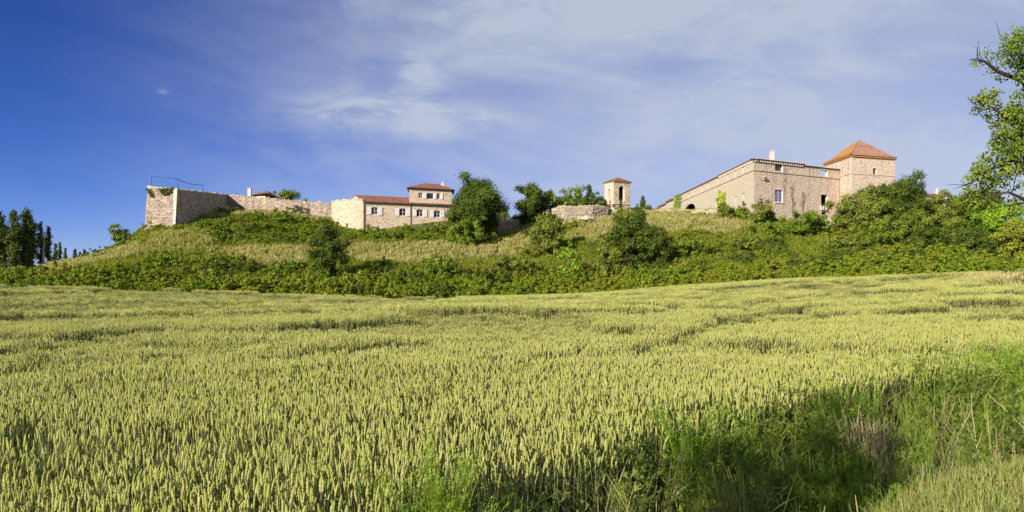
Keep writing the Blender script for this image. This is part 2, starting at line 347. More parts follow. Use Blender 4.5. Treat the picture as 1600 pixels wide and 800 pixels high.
def ground_z(X, Y):
    X = np.asarray(X, float); Y = np.asarray(Y, float); sh = X.shape; X = X.ravel(); Y = Y.ravel()
    u = np.clip(800 + F * X / np.maximum(Y, 20), -600, 2600)
    z = crop_top(X, Y) - CROP
    h = hill_z(u, Y); hill = (Y > edge_y(u))
    z = np.where(hill, h + 0.35 * (fbm(X * 0.22, Y * 0.22) - 0.5) * sstep(0, 6, Y - edge_y(u)), z)
    dsum = np.zeros(len(X))
    for a, b_ in DITCH:
        d = b_ - a; t = np.clip(((X - a[0]) * d[0] + (Y - a[1]) * d[1]) / (d @ d), 0, 1); r = np.hypot(X - a[0] - t * d[0], Y - a[1] - t * d[1])
        dsum = np.maximum(dsum, np.where(hill, 0, 0.42 * np.exp(-(r / 0.85) ** 2)))
    z = z - dsum
    far = np.maximum(sstep(260, 420, Y), np.maximum(sstep(130, 260, np.abs(X)), sstep(10, 60, -Y)))
    return (z * (1 - far) - 3.2 * far).reshape(sh)
def gz(x, y): return float(ground_z(np.array([x]), np.array([y]))[0])

def grid_lines(vals): return np.unique(np.concatenate(vals))
gx = grid_lines([np.array([-6000, -2500, -1200, -600, -400, -300, -220, -170]), np.arange(-140, -20, 2.0), np.arange(-20, 20, 0.5), np.arange(20, 141, 2.0), np.array([170, 220, 300, 400, 600, 1200, 2500, 6000])])
gy = grid_lines([np.array([-6000, -2000, -600, -200, -100, -60, -40, -25, -15]), np.arange(-10, 20, 0.5), np.arange(20, 84, 2.0), np.arange(84, 165, 1.2), np.arange(166, 240, 5.0), np.array([250, 270, 300, 340, 400, 500, 800, 1500, 3000, 8000])])
GX, GY = np.meshgrid(gx, gy); GZ = ground_z(GX, GY)
nx = len(gx); idx = np.arange(GX.size).reshape(GX.shape)
Q = np.stack([idx[:-1, :-1], idx[:-1, 1:], idx[1:, 1:], idx[1:, :-1]], -1).reshape(-1, 4)
Vg = np.stack([GX.ravel(), GY.ravel(), GZ.ravel()], 1)
ctr = Vg[Q].mean(1); uq = 800 + F * ctr[:, 0] / np.maximum(ctr[:, 1], 20); onhill = ctr[:, 1] > edge_y(np.clip(uq, -600, 2600))
def soil_mat(name, a, b_, c, sc):
    m, nt, b, out = new_mat(name)
    f, n = noise_fac(nt, sc, 6); f2, n2 = noise_fac(nt, sc * 9, 4)
    nt.links.new(mixc(nt, f2, mixc(nt, f, a, b_), c), b.inputs['Base Color']); b.inputs['Roughness'].default_value = 1.0; b.inputs['Specular IOR Level'].default_value = 0.05
    bp = N(nt, 'ShaderNodeBump'); bp.inputs['Strength'].default_value = 0.7; nt.links.new(n2, bp.inputs['Height']); nt.links.new(bp.outputs[0], b.inputs['Normal']); return m
M['soil'] = soil_mat('field_soil', (0.09, 0.085, 0.035, 1), (0.06, 0.06, 0.025, 1), (0.12, 0.10, 0.055, 1), 0.5)
M['hillsoil'] = soil_mat('hill_turf', (0.10, 0.12, 0.03, 1), (0.17, 0.16, 0.06, 1), (0.07, 0.085, 0.022, 1), 0.15)
def sub_mesh(name, sel, mat):
    q = Q[sel]; used, inv = np.unique(q, return_inverse=True)
    return tag(link(name, mesh_np(name, Vg[used], inv.reshape(-1, 4), mat, smooth=True)), kind='structure')
tag(sub_mesh('ground', ~onhill, M['soil']), 'earth of the wheat field under the crop')
tag(sub_mesh('hill', onhill, M['hillsoil']), 'terraced hillside rising from the field to the castle')

# pale farm track at the right-hand end of the field
tv = []; 
TRACK = [(31.5, 50.5), (35.5, 56), (39.5, 62), (43.5, 68.5), (47.5, 75.5), (53, 84)]
pts = np.array(TRACK, float)
tt = np.linspace(0, len(pts) - 1, 60); cxl = np.interp(tt, range(len(pts)), pts[:, 0]); cyl = np.interp(tt, range(len(pts)), pts[:, 1])
for k in range(60):
    for off in np.linspace(-1.6, 1.6, 7):
        x = cxl[k] + off * 0.85 + 0.12 * (fbm(k * 0.3, off) - 0.5); y = cyl[k] - off * 0.53; tv.append((x, y, gz(x, y) + 0.16 + (0.05 * cos(off * 2.6))))
M['track'] = soil_mat('dusty_track', (0.46, 0.40, 0.26, 1), (0.40, 0.35, 0.20, 1), (0.34, 0.33, 0.15, 1), 0.8)
tq = [(k * 7 + j, k * 7 + j + 1, k * 7 + j + 8, k * 7 + j + 7) for k in range(59) for j in range(6)]
tag(link('track', mesh_np('track', tv, tq, M['track'], smooth=True)), 'pale dusty farm track climbing past the end of the wheat', kind='structure')

# ------------------------------------------------------------------ masonry helpers
def plan(A, B):
    A = np.array(A, float); B = np.array(B, float); d = B - A; L = np.linalg.norm(d); e = d / L
    return A, e, L, np.array([e[1], -e[0]])       # outward normal is to the right of A->B
def wpt(A, e, n, s, out, z): return (A[0] + e[0] * s + n[0] * out, A[1] + e[1] * s + n[1] * out, z)
def wall_panel(mb, A, B, z0, z1, ops=(), reveal=0.35, tint=0.3):
    """wall from A to B (plan), outer face; ops = (s0, s1, za, zb, arched); z1 may be (left, right)"""
    A, e, L, n = plan(A, B)
    zl, zr = z1 if isinstance(z1, tuple) else (z1, z1)
    ss = sorted({0, L} | {o[0] for o in ops} | {o[1] for o in ops}); zs = sorted({z0} | {o[2] for o in ops} | {o[3] for o in ops})
    for i in range(len(ss) - 1):
        top = lambda s: zl + (zr - zl) * s / L
        zz = zs + [None]
        for j in range(len(zz) - 1):
            a, b_ = ss[i], ss[i + 1]; c = zz[j]; d0 = zz[j + 1] if zz[j + 1] is not None else top(a); d1 = zz[j + 1] if zz[j + 1] is not None else top(b_)
            ms = (a + b_) / 2; mz = (c + d0) / 2
            if any(o[0] < ms < o[1] and o[2] < mz < o[3] for o in ops): continue
            mb.face([wpt(A, e, n, a, 0, c), wpt(A, e, n, b_, 0, c), wpt(A, e, n, b_, 0, d1), wpt(A, e, n, a, 0, d0)], tint)
    for o in ops:
        s0, s1, za, zb = o[:4]; r = -reveal
        if o[4]:
            rad = (s1 - s0) / 2; cs = (s0 + s1) / 2; rise = min(rad, o[4] if o[4] is not True else rad); zc = zb - rise
            arc = [(cs - rad * cos(t), zc + rise * sin(t)) for t in np.linspace(0, pi, 11)]
            for (sa, zaa), (sb, zbb) in zip(arc[:-1], arc[1:]):
                mb.face([wpt(A, e, n, sa, 0, zaa), wpt(A, e, n, sb, 0, zbb), wpt(A, e, n, sb, 0, zb), wpt(A, e, n, sa, 0, zb)], tint)
                mb.face([wpt(A, e, n, sa, 0, zaa), wpt(A, e, n, sa, r, zaa), wpt(A, e, n, sb, r, zbb), wpt(A, e, n, sb, 0, zbb)], tint)
            jt = zc
        else:
            jt = zb
            mb.face([wpt(A, e, n, s0, 0, zb), wpt(A, e, n, s0, r, zb), wpt(A, e, n, s1, r, zb), wpt(A, e, n, s1, 0, zb)], tint)
        mb.face([wpt(A, e, n, s0, 0, za), wpt(A, e, n, s0, r, za), wpt(A, e, n, s0, r, jt), wpt(A, e, n, s0, 0, jt)], tint)
        mb.face([wpt(A, e, n, s1, 0, za), wpt(A, e, n, s1, 0, jt), wpt(A, e, n, s1, r, jt), wpt(A, e, n, s1, r, za)], tint)
        mb.face([wpt(A, e, n, s0, 0, za), wpt(A, e, n, s1, 0, za), wpt(A, e, n, s1, r, za), wpt(A, e, n, s0, r, za)], tint)
def stones(mb, A, B, z0, z1, ops=(), w=0.55, h=0.3, proud=0.05, keep=0.9, batter=0.0, seed=1, ragged=0.0, base=None):
    R = random.Random(seed); A, e, L, n = plan(A, B)
    zl, zr = z1 if isinstance(z1, tuple) else (z1, z1); z = z0; 
    while z < max(zl, zr):
        hh = h * R.uniform(0.65, 1.35); s = R.uniform(-w, 0)
        while s < L:
            ww = w * R.uniform(0.5, 1.6); a = max(s, 0) + 0.02; b_ = min(s + ww, L) - 0.02; s += ww
            top = zl + (zr - zl) * ((a + b_) / 2) / L
            if ragged: top += ragged * (float(vnoise((a + b_) * 0.35 + seed * 7.7, 3.1)) - 0.5) * 2
            if b_ - a < 0.1 or z + hh * 0.6 > top or R.random() > keep: continue
            if base is not None and z + hh < base(a): continue
            if any(o[0] - 0.06 < b_ and o[1] + 0.06 > a and o[2] - 0.05 < z + hh and o[3] + 0.05 > z for o in ops): continue
            p = proud * R.uniform(0.3, 1.5); j = lambda q=0.05: R.uniform(-q, q) * min(1, hh * 3)
            zt = z + hh - 0.025; zb = z + 0.005
            bo = lambda zz: batter * (zl - zz)
            c0 = [(a + j(), zb + j()), (b_ + j(), zb + j()), (b_ + j(), zt + j()), (a + j(), zt + j())]
            ms_ = (a + b_) / 2; mz_ = (z + zt) / 2; ins = 0.82
            back = [wpt(A, e, n, q[0], bo(q[1]) - 0.02, q[1]) for q in c0]
            tx = R.uniform(-.03, .03); tz = R.uniform(-.03, .03)
            fr = [wpt(A, e, n, ms_ + (q[0] - ms_) * ins, bo(q[1]) + p + tx * (1 if q[0] > ms_ else -1) + tz * (1 if q[1] > mz_ else -1), mz_ + (q[1] - mz_) * ins) for q in c0]
            t = min(1, max(0, R.gauss(0.42, 0.3)))
            mb.face(fr, t)
            for k in range(4): mb.face([back[k], back[(k + 1) % 4], fr[(k + 1) % 4], fr[k]], t)
        z += hh
def tiles(mb, poly, e, col=0.26, course=0.42, R=None, lift=0.02, tint=None):
    """rows of half-round tiles on a planar roof face; poly = plan-consistent 3D polygon (list), e = eave direction"""
    R = R or random.Random(5)
    P0 = np.array(poly[0], float); e = np.array(e, float); e /= np.linalg.norm(e)
    nn = np.cross(np.array(poly[1], float) - P0, np.array(poly[2], float) - P0); nn /= np.linalg.norm(nn)
    if nn[2] < 0: nn = -nn
    t = np.cross(nn, e); 
    if t[2] < 0: t = -t
    q = [((np.array(p) - P0) @ e, (np.array(p) - P0) @ t) for p in poly]
    def inside(x, y):
        c = False
        for i in range(len(q)):
            (x1, y1), (x2, y2) = q[i], q[i - 1]
            if (y1 > y) != (y2 > y) and x < (x2 - x1) * (y - y1) / (y2 - y1) + x1: c = not c
        return c
    xs = [a for a, _ in q]; ys = [b_ for _, b_ in q]
    x = min(xs) + col / 2
    while x < max(xs):
        y = min(ys) + course / 2
        while y < max(ys):
            if inside(x, y):
                w = col * 0.62; tn = R.random() if tint is None else tint
                dx = R.uniform(-.015, .015); prof = [(-w, 0), (-w * 0.5, w * 0.55), (w * 0.5, w * 0.55), (w, 0)]
                lo = [P0 + e * (x + dx + a) + t * (y - course * 0.55) + nn * (lift + 0.045 + b_) for a, b_ in prof]
                hi = [P0 + e * (x + dx + a * 0.85) + t * (y + course * 0.55) + nn * (lift + b_ * 0.85) for a, b_ in prof]
                for k in range(3): mb.face([lo[k], lo[k + 1], hi[k + 1], hi[k]], tn)
                mb.face([lo[0], lo[1], lo[2], lo[3]], tn)
            y += course
        x += col
def window(parent, A, B, s0, s1, za, zb, arched=False, depth=0.22, glass='glass', nx=2, nz=3, bars='white', wide=0.045):
    """frame with glazing bars and panes, set back in an opening"""
    A, e, L, n = plan(A, B); w = MB(); rise = 0 if not arched else ((s1 - s0) / 2 if arched is True else arched)
    f = 0.07
    def bar(a, b_, c, d, o=0.0): 
        w.box(wpt(A, e, n, a, -depth + o, c), (e[0] * (b_ - a), e[1] * (b_ - a), 0), (-n[0] * 0.06, -n[1] * 0.06, 0), (0, 0, d - c))
    bar(s0, s0 + f, za, zb - rise * 0.6); bar(s1 - f, s1, za, zb - rise * 0.6); bar(s0 + f, s1 - f, za, za + f); bar(s0 + f, s1 - f, zb - f - rise * 0.25, zb - rise * 0.25)
    for i in range(1, nx): c = s0 + (s1 - s0) * i / nx; bar(c - wide / 2, c + wide / 2, za + f, zb - f, 0.004)
    for i in range(1, nz): c = za + (zb - za) * i / nz; bar(s0 + f, s1 - f, c - wide / 2, c + wide / 2, 0.008)
    fr = w.build('window', M[bars], parent)
    for i in range(nx):
        for k in range(nz):
            g = MB(); a = s0 + (s1 - s0) * i / nx; b_ = s0 + (s1 - s0) * (i + 1) / nx; c = za + (zb - za) * k / nz; d = za + (zb - za) * (k + 1) / nz
            g.face([wpt(A, e, n, a, -depth - 0.03, c), wpt(A, e, n, b_, -depth - 0.03, c), wpt(A, e, n, b_, -depth - 0.03, d), wpt(A, e, n, a, -depth - 0.03, d)])
            g.build('pane', M[glass], fr)
    return fr
def slab(mb, A, B, s0, s1, z0, z1, out0, out1, tint=0.5):
    A, e, L, n = plan(A, B)
    mb.box(wpt(A, e, n, s0, out0, z0), (e[0] * (s1 - s0), e[1] * (s1 - s0), 0), (n[0] * (out1 - out0), n[1] * (out1 - out0), 0), (0, 0, z1 - z0), tint)
def s_of(A, B, u):
    """position along wall A-B that shows at image column u"""
    A, e, L, n = plan(A, B); k = (u - 800) / F
    return (k * A[1] - A[0]) / (e[0] - k * e[1])
def z_of(A, B, u, row):
    A2, e, L, n = plan(A, B); s = s_of(A, B, u); return (HR - row) / F * (A2[1] + e[1] * s)
def at_s(A, B, s, out=0.0):
    A, e, L, n = plan(A, B); return np.array([A[0] + e[0] * s + n[0] * out, A[1] + e[1] * s + n[1] * out])
def leaf_cloud(C, Nrm, size, R, tint=None, aspect=0.62):
    """leaf quads (diamonds) at C with normals Nrm; returns verts, faces, tint per vertex"""
    n = len(C); Nrm = Nrm / (np.linalg.norm(Nrm, axis=1, keepdims=True) + 1e-9)
    r = R.normal(size=(n, 3)); a = np.cross(Nrm, r); a /= (np.linalg.norm(a, axis=1, keepdims=True) + 1e-9); b_ = np.cross(Nrm, a)
    size = np.broadcast_to(size, (n,))[:, None]; a = a * size * 0.5; b_ = b_ * size * 0.5 * aspect
    V = np.stack([C - a, C - b_ + Nrm * size * 0.08, C + a, C + b_ + Nrm * size * 0.08], 1).reshape(-1, 3)
    Fq = np.arange(n * 4).reshape(-1, 4); t = (R.random(n) if tint is None else tint)
    return V, Fq, np.repeat(t, 4)
def ivy(parent, name, A, B, poly, n, mat, size=0.28, thick=0.3, seed=3):
    """leaves clinging to wall A-B inside polygon of (s, z)"""
    R = np.random.default_rng(seed); A2, e, L, nn = plan(A, B); pl = np.array(poly, float); pts = []
    while len(pts) < n:
        s, z = R.uniform(pl[:, 0].min(), pl[:, 0].max()), R.uniform(pl[:, 1].min(), pl[:, 1].max()); c = False
        for i in range(len(pl)):
            (x1, y1), (x2, y2) = pl[i], pl[i - 1]
            if (y1 > z) != (y2 > z) and s < (x2 - x1) * (z - y1) / (y2 - y1) + x1: c = not c
        if c: pts.append(wpt(A2, e, nn, s + R.normal() * 0.1, 0.05 + abs(R.normal()) * thick * (0.5 + vnoise(s * 1.3, z * 1.3)), z + R.normal() * 0.1))
    C = np.array(pts); Nr = np.array([nn[0], nn[1], 0.35]) + R.normal(size=(n, 3)) * 0.55
    V, Fq, t = leaf_cloud(C, Nr, R.uniform(0.7, 1.3, n) * size, R)
    return link(name, mesh_np(name, V - org(parent), Fq, LEAF[mat], {'tint': ('POINT', t)}), parent, 'stuff')

# ------------------------------------------------------------------ castle
cA = np.array([41.72, 138.0]); cB = np.array([61.7, 150.6]); wB = np.array([41.72, 205.0]); wEnd = np.array([41.72, 236.0])
TOPZ = (HR - 249) / F * 138
castle = empty('castle', (50, 150, 8), 'large beige stone castle with long receding wing, windowed front and white chimney', 'castle')
ZB = 6.0
def opn(A, B, u0, u1, r0, r1, arched=False):
    s0, s1 = s_of(A, B, u0), s_of(A, B, u1); um = (u0 + u1) / 2
    s0, s1 = min(s0, s1), max(s0, s1)
    return (s0, s1, z_of(A, B, um, r1), z_of(A, B, um, r0), arched)
o_up = opn(cA, cB, 1211, 1222.5, 257.5, 267); o_hole = opn(cA, cB, 1281.5, 1293, 266, 275); o_mid = opn(cA, cB, 1211, 1222.5, 297, 315.5); o_low = opn(cA, cB, 1283, 1293, 304.5, 322); o_tiny = opn(cA, cB, 1284, 1291.5, 331, 335.5)
fops = [o_up, o_hole, o_mid, o_low, o_tiny]
zstr = (HR - 265.5) / F * 138
fw = MB(); wall_panel(fw, cA, cB, ZB, TOPZ, fops, 0.45)
LF = plan(cA, cB)[2]
wall = fw.build('front_wall', M['castle_mortar'], castle)
st = MB(); stones(st, cA, cB, 7.0, TOPZ - 0.15, fops, 0.45, 0.22, 0.022, 0.6, seed=11); st.build('stones', M['castle'], wall, 'stuff')
b_ = MB(); sm = o_hole[0] - 3.0; pm = at_s(cA, cB, sm, -0.5)      # rooms below the string course, open ruin above on the right
b_.face([(42.2, 139.0, zstr - 0.2), (61.3, 150.95, zstr - 0.2), (61.3, 168, zstr - 0.2), (42.2, 168, zstr - 0.2)])
b_.face([(42.2, 139.0, TOPZ - 0.1), (pm[0], pm[1], TOPZ - 0.1), (pm[0], 168, TOPZ - 0.1), (42.2, 168, TOPZ - 0.1)])
b_.face([(pm[0], pm[1], zstr - 0.2), (pm[0], 168, zstr - 0.2), (pm[0], 168, TOPZ - 0.1), (pm[0], pm[1], TOPZ - 0.1)])
b_.face([(42.2, 168, ZB), (61.3, 168, ZB), (61.3, 168, zstr - 0.2), (42.2, 168, zstr - 0.2)]); b_.face([(61.3, 150.95, ZB), (61.3, 168, ZB), (61.3, 168, zstr - 0.2), (61.3, 150.95, zstr - 0.2)])
b_.build('floor_slab', M['castle_mortar'], castle)
# left wing
wops = []
for u, r0, r1 in ((1161, 261, 270), (1149, 267, 275.5), (1137, 272.5, 281), (1122, 279, 288), (1106, 286.5, 295), (1097, 291, 299.5), (1075.7, 302, 309.5)):
    wops.append(opn(wB, cA, u - 0.95, u + 0.95, r0, r1))
wops += [opn(wB, cA, 1160.3, 1163, 302, 310.5), opn(wB, cA, 1148, 1150.4, 307, 315.5), opn(wB, cA, 1117.5, 1125.5, 309, 322.5, True), opn(wB, cA, 1069.5, 1086.5, 318.5, 334, True)]
wops = [(a, b2, c, max(d, c + 0.8), ar if not ar else min((b2 - a) / 2, (d - c) * 0.7)) for a, b2, c, d, ar in wops]
ww = MB(); wall_panel(ww, wB, cA, ZB, TOPZ, wops, 0.5)
wing = ww.build('wing_wall', M['wing'], castle)
st = MB(); stones(st, wB, cA, 8.0, TOPZ - 0.2, wops, 0.8, 0.3, 0.012, 0.35, seed=12); st.build('stones', M['wing'], wing, 'stuff')
e2 = MB()
e2.face([(41.72, 205, ZB), (41.72, 205, TOPZ), (51, 205, TOPZ), (51, 205, ZB)]); e2.face([(51, 168, ZB), (51, 205, ZB), (51, 205, TOPZ), (51, 168, TOPZ)])
e2.face([(42.2, 168, TOPZ - 0.13), (51, 168, TOPZ - 0.13), (51, 205, TOPZ - 0.13), (42.2, 205, TOPZ - 0.13)]); e2.build('wing_back', M['wing'], castle)
for u0, u1, z1 in ((wEnd, wB - np.array([0, 0]), TOPZ - 0.35),):
    lw = MB(); lops = [(12, 12.9, 15.2, 16.6, False), (20, 20.9, 15.3, 16.7, False)]
    wall_panel(lw, u0, u1, ZB, (z1 - 0.8, z1), lops, 0.4); lw.face([(41.72, 236, ZB), (41.72, 236, z1 - .8), (50, 236, z1 - .8), (50, 236, ZB)])
    lw.face([(41.72, 205, z1), (50, 205, z1), (50, 236, z1 - .8), (41.72, 236, z1 - .8)])
    far_wing = lw.build('far_wing_wall', M['wing'], castle)
for k, (y0, y1, dz) in enumerate(((206, 216, -0.1), (216, 226, -0.45), (226, 236, -0.8))):
    ev = MB(); ev.abox(41.4, 50, y0, y1 - 0.2, TOPZ - 0.35 + dz, TOPZ + 0.1 + dz); ev.build('eave', M['tile'], castle)
# string courses
sc = MB(); slab(sc, cA, cB, -0.08, LF, zstr - 0.1, zstr + 0.06, -0.05, 0.13); slab(sc, wB, cA, 0, 67.05, zstr - 0.1, zstr + 0.06, -0.05, 0.12); sc.build('string_course', M['castle'], castle)
# tiled eaves with a row of pale corbels
ev = MB(); sE = s_of(cA, cB, 1256)
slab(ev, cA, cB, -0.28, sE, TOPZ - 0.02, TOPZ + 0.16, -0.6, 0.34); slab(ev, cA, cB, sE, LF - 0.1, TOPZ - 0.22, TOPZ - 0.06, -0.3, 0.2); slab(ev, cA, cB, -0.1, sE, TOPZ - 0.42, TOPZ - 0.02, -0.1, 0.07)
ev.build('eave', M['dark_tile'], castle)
ev = MB(); slab(ev, wB, cA, 44, 67.28, TOPZ - 0.02, TOPZ + 0.15, -0.6, 0.30); slab(ev, wB, cA, 0, 44, TOPZ - 0.12, TOPZ + 0.06, -0.6, 0.22); ev.build('eave', M['tile'], castle)
co = MB(); s = 0.1
while s < sE - 0.3:
    slab(co, cA, cB, s, s + 0.30, TOPZ - 0.36, TOPZ - 0.03, 0.07, 0.26); slab(co, cA, cB, s + 0.04, s + 0.26, TOPZ - 0.02 + 0.184, TOPZ + 0.24, -0.3, 0.36); s += 0.62
s = 44.2
while s < 67: slab(co, wB, cA, s, s + 0.3, TOPZ - 0.36, TOPZ - 0.03, 0.003, 0.22); s += 0.85
co.build('corbel_row', M['trim'], castle, 'stuff')
# window and jamb stones
def jamb(o, sill=True, A=cA, B=cB, parent=castle):
    j = MB(); a, b2, c, d = o[:4]
    slab(j, A, B, b2 + 0.003, b2 + 0.24, c - 0.1, d + 0.05, -0.2, 0.075); slab(j, A, B, a - 0.12, b2 + 0.24, d + 0.055, d + 0.22, -0.2, 0.07)
    if sill: slab(j, A, B, a - 0.25, b2 + 0.4, c - 0.26, c - 0.105, -0.2, 0.12)
    return j.build('window_surround', M['trim'], parent)
for o in (o_up, o_hole, o_mid, o_low): jamb(o, sill=o is not o_low)
window(castle, cA, cB, *o_mid[:4], glass='blue_glass', nx=2, nz=4, bars='white', depth=0.1)
window(castle, cA, cB, *o_up[:4], glass='glass', nx=3, nz=1, bars='wood', depth=0.3)
cor = MB()
for k in range(4):
    s = o_low[0] - 0.25 + k * 0.4; slab(cor, cA, cB, s, s + 0.24, o_low[2] - 0.75, o_low[2] - 0.15, 0.0, 0.35 + 0.1 * (k % 2))
slab(cor, cA, cB, o_low[0] - 0.4, o_low[1] + 0.4, o_low[2] - 0.14, o_low[2] + 0.02, 0.003, 0.4); cor.build('balcony_corbel', M['castle'], castle)
g = MB(); sg = s_of(cA, cB, 1190); zg = z_of(cA, cB, 1190, 278); slab(g, cA, cB, sg, sg + 0.75, zg, zg + 0.22, 0, 0.55); slab(g, cA, cB, sg + 0.2, sg + 0.55, zg - 0.3, zg - 0.003, 0, 0.4); g.build('projecting_stone', M['castle'], castle)
ch = MB(); pc = at_s(cA, cB, s_of(cA, cB, 1223.5), -2.5); zc = (HR - 237) / F * pc[1]
ch.abox(pc[0] - 0.36, pc[0] + 0.36, pc[1] - 0.4, pc[1] + 0.4, TOPZ - 0.3, zc); ch.abox(pc[0] - 0.43, pc[0] + 0.43, pc[1] - 0.48, pc[1] + 0.48, zc + 0.003, zc + 0.14); ch.abox(pc[0] - 1.1, pc[0] - 0.363, pc[1] - 0.35, pc[1] + 0.35, TOPZ - 0.3, TOPZ + 0.55)
ch.build('chimney', M['chimney'], castle)
rb = MB()       # ragged top of the ruined right part of the front
R = random.Random(4); s = sE + 0.4
while s < LF - 0.4:
    w_ = R.uniform(0.3, 0.8); slab(rb, cA, cB, s, s + w_ - 0.03, TOPZ - 0.3, TOPZ + R.uniform(-0.2, 0.06), -0.25, 0.06, R.random()); s += w_
rb.build('parapet_stones', M['castle'], castle, 'stuff')
ivy(castle, 'creeper', wB, cA, [(s_of(wB, cA, 1124), 11.5), (s_of(wB, cA, 1124.5), z_of(wB, cA, 1124, 296.5)), (s_of(wB, cA, 1128), z_of(wB, cA, 1128, 299)), (s_of(wB, cA, 1135), z_of(wB, cA, 1135, 300)), (s_of(wB, cA, 1134), 11.5)], 900, 'ivy', 0.34, 0.4, 1)
ivy(castle, 'creeper', wB, cA, [(s_of(wB, cA, 1053), 11), (s_of(wB, cA, 1054.5), TOPZ - 2.2), (s_of(wB, cA, 1058), TOPZ + 0.1), (s_of(wB, cA, 1066), TOPZ - 0.1), (s_of(wB, cA, 1062), 11)], 1200, 'bright', 0.42, 0.5, 2)
ivy(castle, 'creeper', cA, cB, [(s_of(cA, cB, 1180), 11), (s_of(cA, cB, 1187), 14), (s_of(cA, cB, 1192), 11)], 120, 'dark', 0.3, 0.2, 4)

R = random.Random(33)
for (u0, r0, u1, r1) in ((1238, 330, 1236, 290), (1254, 332, 1258, 302)):
    bv = MB(); sa, za = s_of(cA, cB, u0), z_of(cA, cB, u0, r0); sb, zb_ = s_of(cA, cB, u1), z_of(cA, cB, u1, r1)
    def vine(s0, z0, s1, z1, r, depth):
        k = 5; p = [(s0 + (s1 - s0) * t / k + R.uniform(-.18, .18), z0 + (z1 - z0) * t / k) for t in range(k + 1)]
        bv.tube([(*at_s(cA, cB, a, 0.09), b2) for a, b2 in p], [r * (1 - 0.13 * t) for t in range(k + 1)], 4)
        if depth:
            for t in (1, 2, 3, 4): vine(p[t][0], p[t][1], p[t][0] + R.uniform(-1.1, 1.1), p[t][1] + R.uniform(0.5, 1.5), r * 0.6, depth - 1)
    vine(sa, za, sb, zb_, 0.036, 2); bv.build('bare_vine', M['bark'], castle, 'stuff')
# ------------------------------------------------------------------ castle tower
tC = np.array([61.82, 146.0]); tD = np.array([71.75, 149.9]); tE = np.array([61.82, 158.0]); tG = tD + (tE - tC)
TZ = (HR - 242.5) / F * 146
tower = empty('castle_tower', (66, 151, 8), 'square stone corner tower with steep flared orange tiled roof', 'tower')
tops = [opn(tC, tD, 1364, 1369.5, 263.5, 274)]
tw = MB(); wall_panel(tw, tC, tD, ZB, TZ, tops, 0.4); wall_panel(tw, tE, tC, ZB, TZ); wall_panel(tw, tD, tG, ZB, TZ); wall_panel(tw, tG, tE, ZB, TZ)
tw_ = tw.build('wall', M['castle_mortar'], tower)
st = MB(); stones(st, tC, tD, 8, TZ - 0.2, tops, 0.45, 0.22, 0.03, 0.75, seed=21); stones(st, tE, tC, 8, TZ - 0.2, (), 0.7, 0.3, 0.03, 0.6, seed=22); stones(st, tD, tG, 10, TZ - .2, (), 0.8, 0.4, 0.03, 0.6, seed=23); st.build('stones', M['castle'], tw_, 'stuff')
LT = plan(tC, tD)[2]; zts = (HR - 271) / F * 146
sc = MB(); slab(sc, tC, tD, -0.1, LT, zts - 0.08, zts + 0.06, -0.05, 0.11); slab(sc, tE, tC, 0, 12.1, zts - 0.08, zts + 0.06, -0.05, 0.10); sc.build('string_course', M['castle'], tower)
jamb(tops[0], A=tC, B=tD, parent=tower)
window(tower, tC, tD, *tops[0][:4], nx=1, nz=2, bars='wood', depth=0.3)
qn = MB(); R = random.Random(9); z = 9.0
while z < TZ - 0.5:
    l1 = R.uniform(0.35, 0.75); slab(qn, tC, tD, 0.0, l1, z, z + 0.42, 0.0, 0.075, R.random()); z += 0.45
qn.build('quoins', M['trim'], tower, 'stuff')
cen = (tC + tD + tE + tG) / 4; apz = (HR - 221) / F * cen[1]
ring = lambda k, z: [(*(cen + (p - cen) * k), z) for p in (tC, tD, tG, tE)]
lv = [(1.055, TZ - 0.02), (0.80, TZ + 0.72), (0.42, TZ + 2.35), (0.02, apz)]
rf = MB(); cols = {0: 0, 1: 0, 2: 0, 3: 0}
tl = [MB() for _ in range(2)]
for (k0, z0), (k1, z1) in zip(lv[:-1], lv[1:]):
    r0 = ring(k0, z0); r1 = ring(k1, z1)
    for i in range(4):
        q = [r0[i], r0[(i + 1) % 4], r1[(i + 1) % 4], r1[i]]; rf.face(q, 0.5)
        tiles(tl[1 if i == 3 else 0], q, np.array(q[1]) - np.array(q[0]), 0.3, 0.42, random.Random(i))
rf.face([*ring(1.055, TZ - 0.02)][::-1]); roof = rf.build('roof', M['tile_tower'], tower)
tl[0].build('roof_tiles', M['tile_tower'], roof, 'stuff'); tag(tl[1].build('roof_tiles', M['orange_tile'], roof, 'stuff'), 'yellow-orange tiles on the left roof side')
ef = MB(); r0 = ring(1.03, TZ - 0.17)
for i in (0, 1, 3):
    a = np.array(r0[i]); c = np.array(r0[(i + 1) % 4]); ef.tube([a, c], [0.13, 0.13], 6)
ef.build('eave', M['orange_tile'], tower)
rd = MB()
for i in range(4): rd.tube([ring(k, z + 0.1)[i] for k, z in lv], [0.14, 0.13, 0.12, 0.1], 6)
rd.tube([(cen[0], cen[1], apz), (cen[0], cen[1], apz + 0.35)], [0.14, 0.07], 6); rd.build('ridge_tiles', M['tile'], roof)

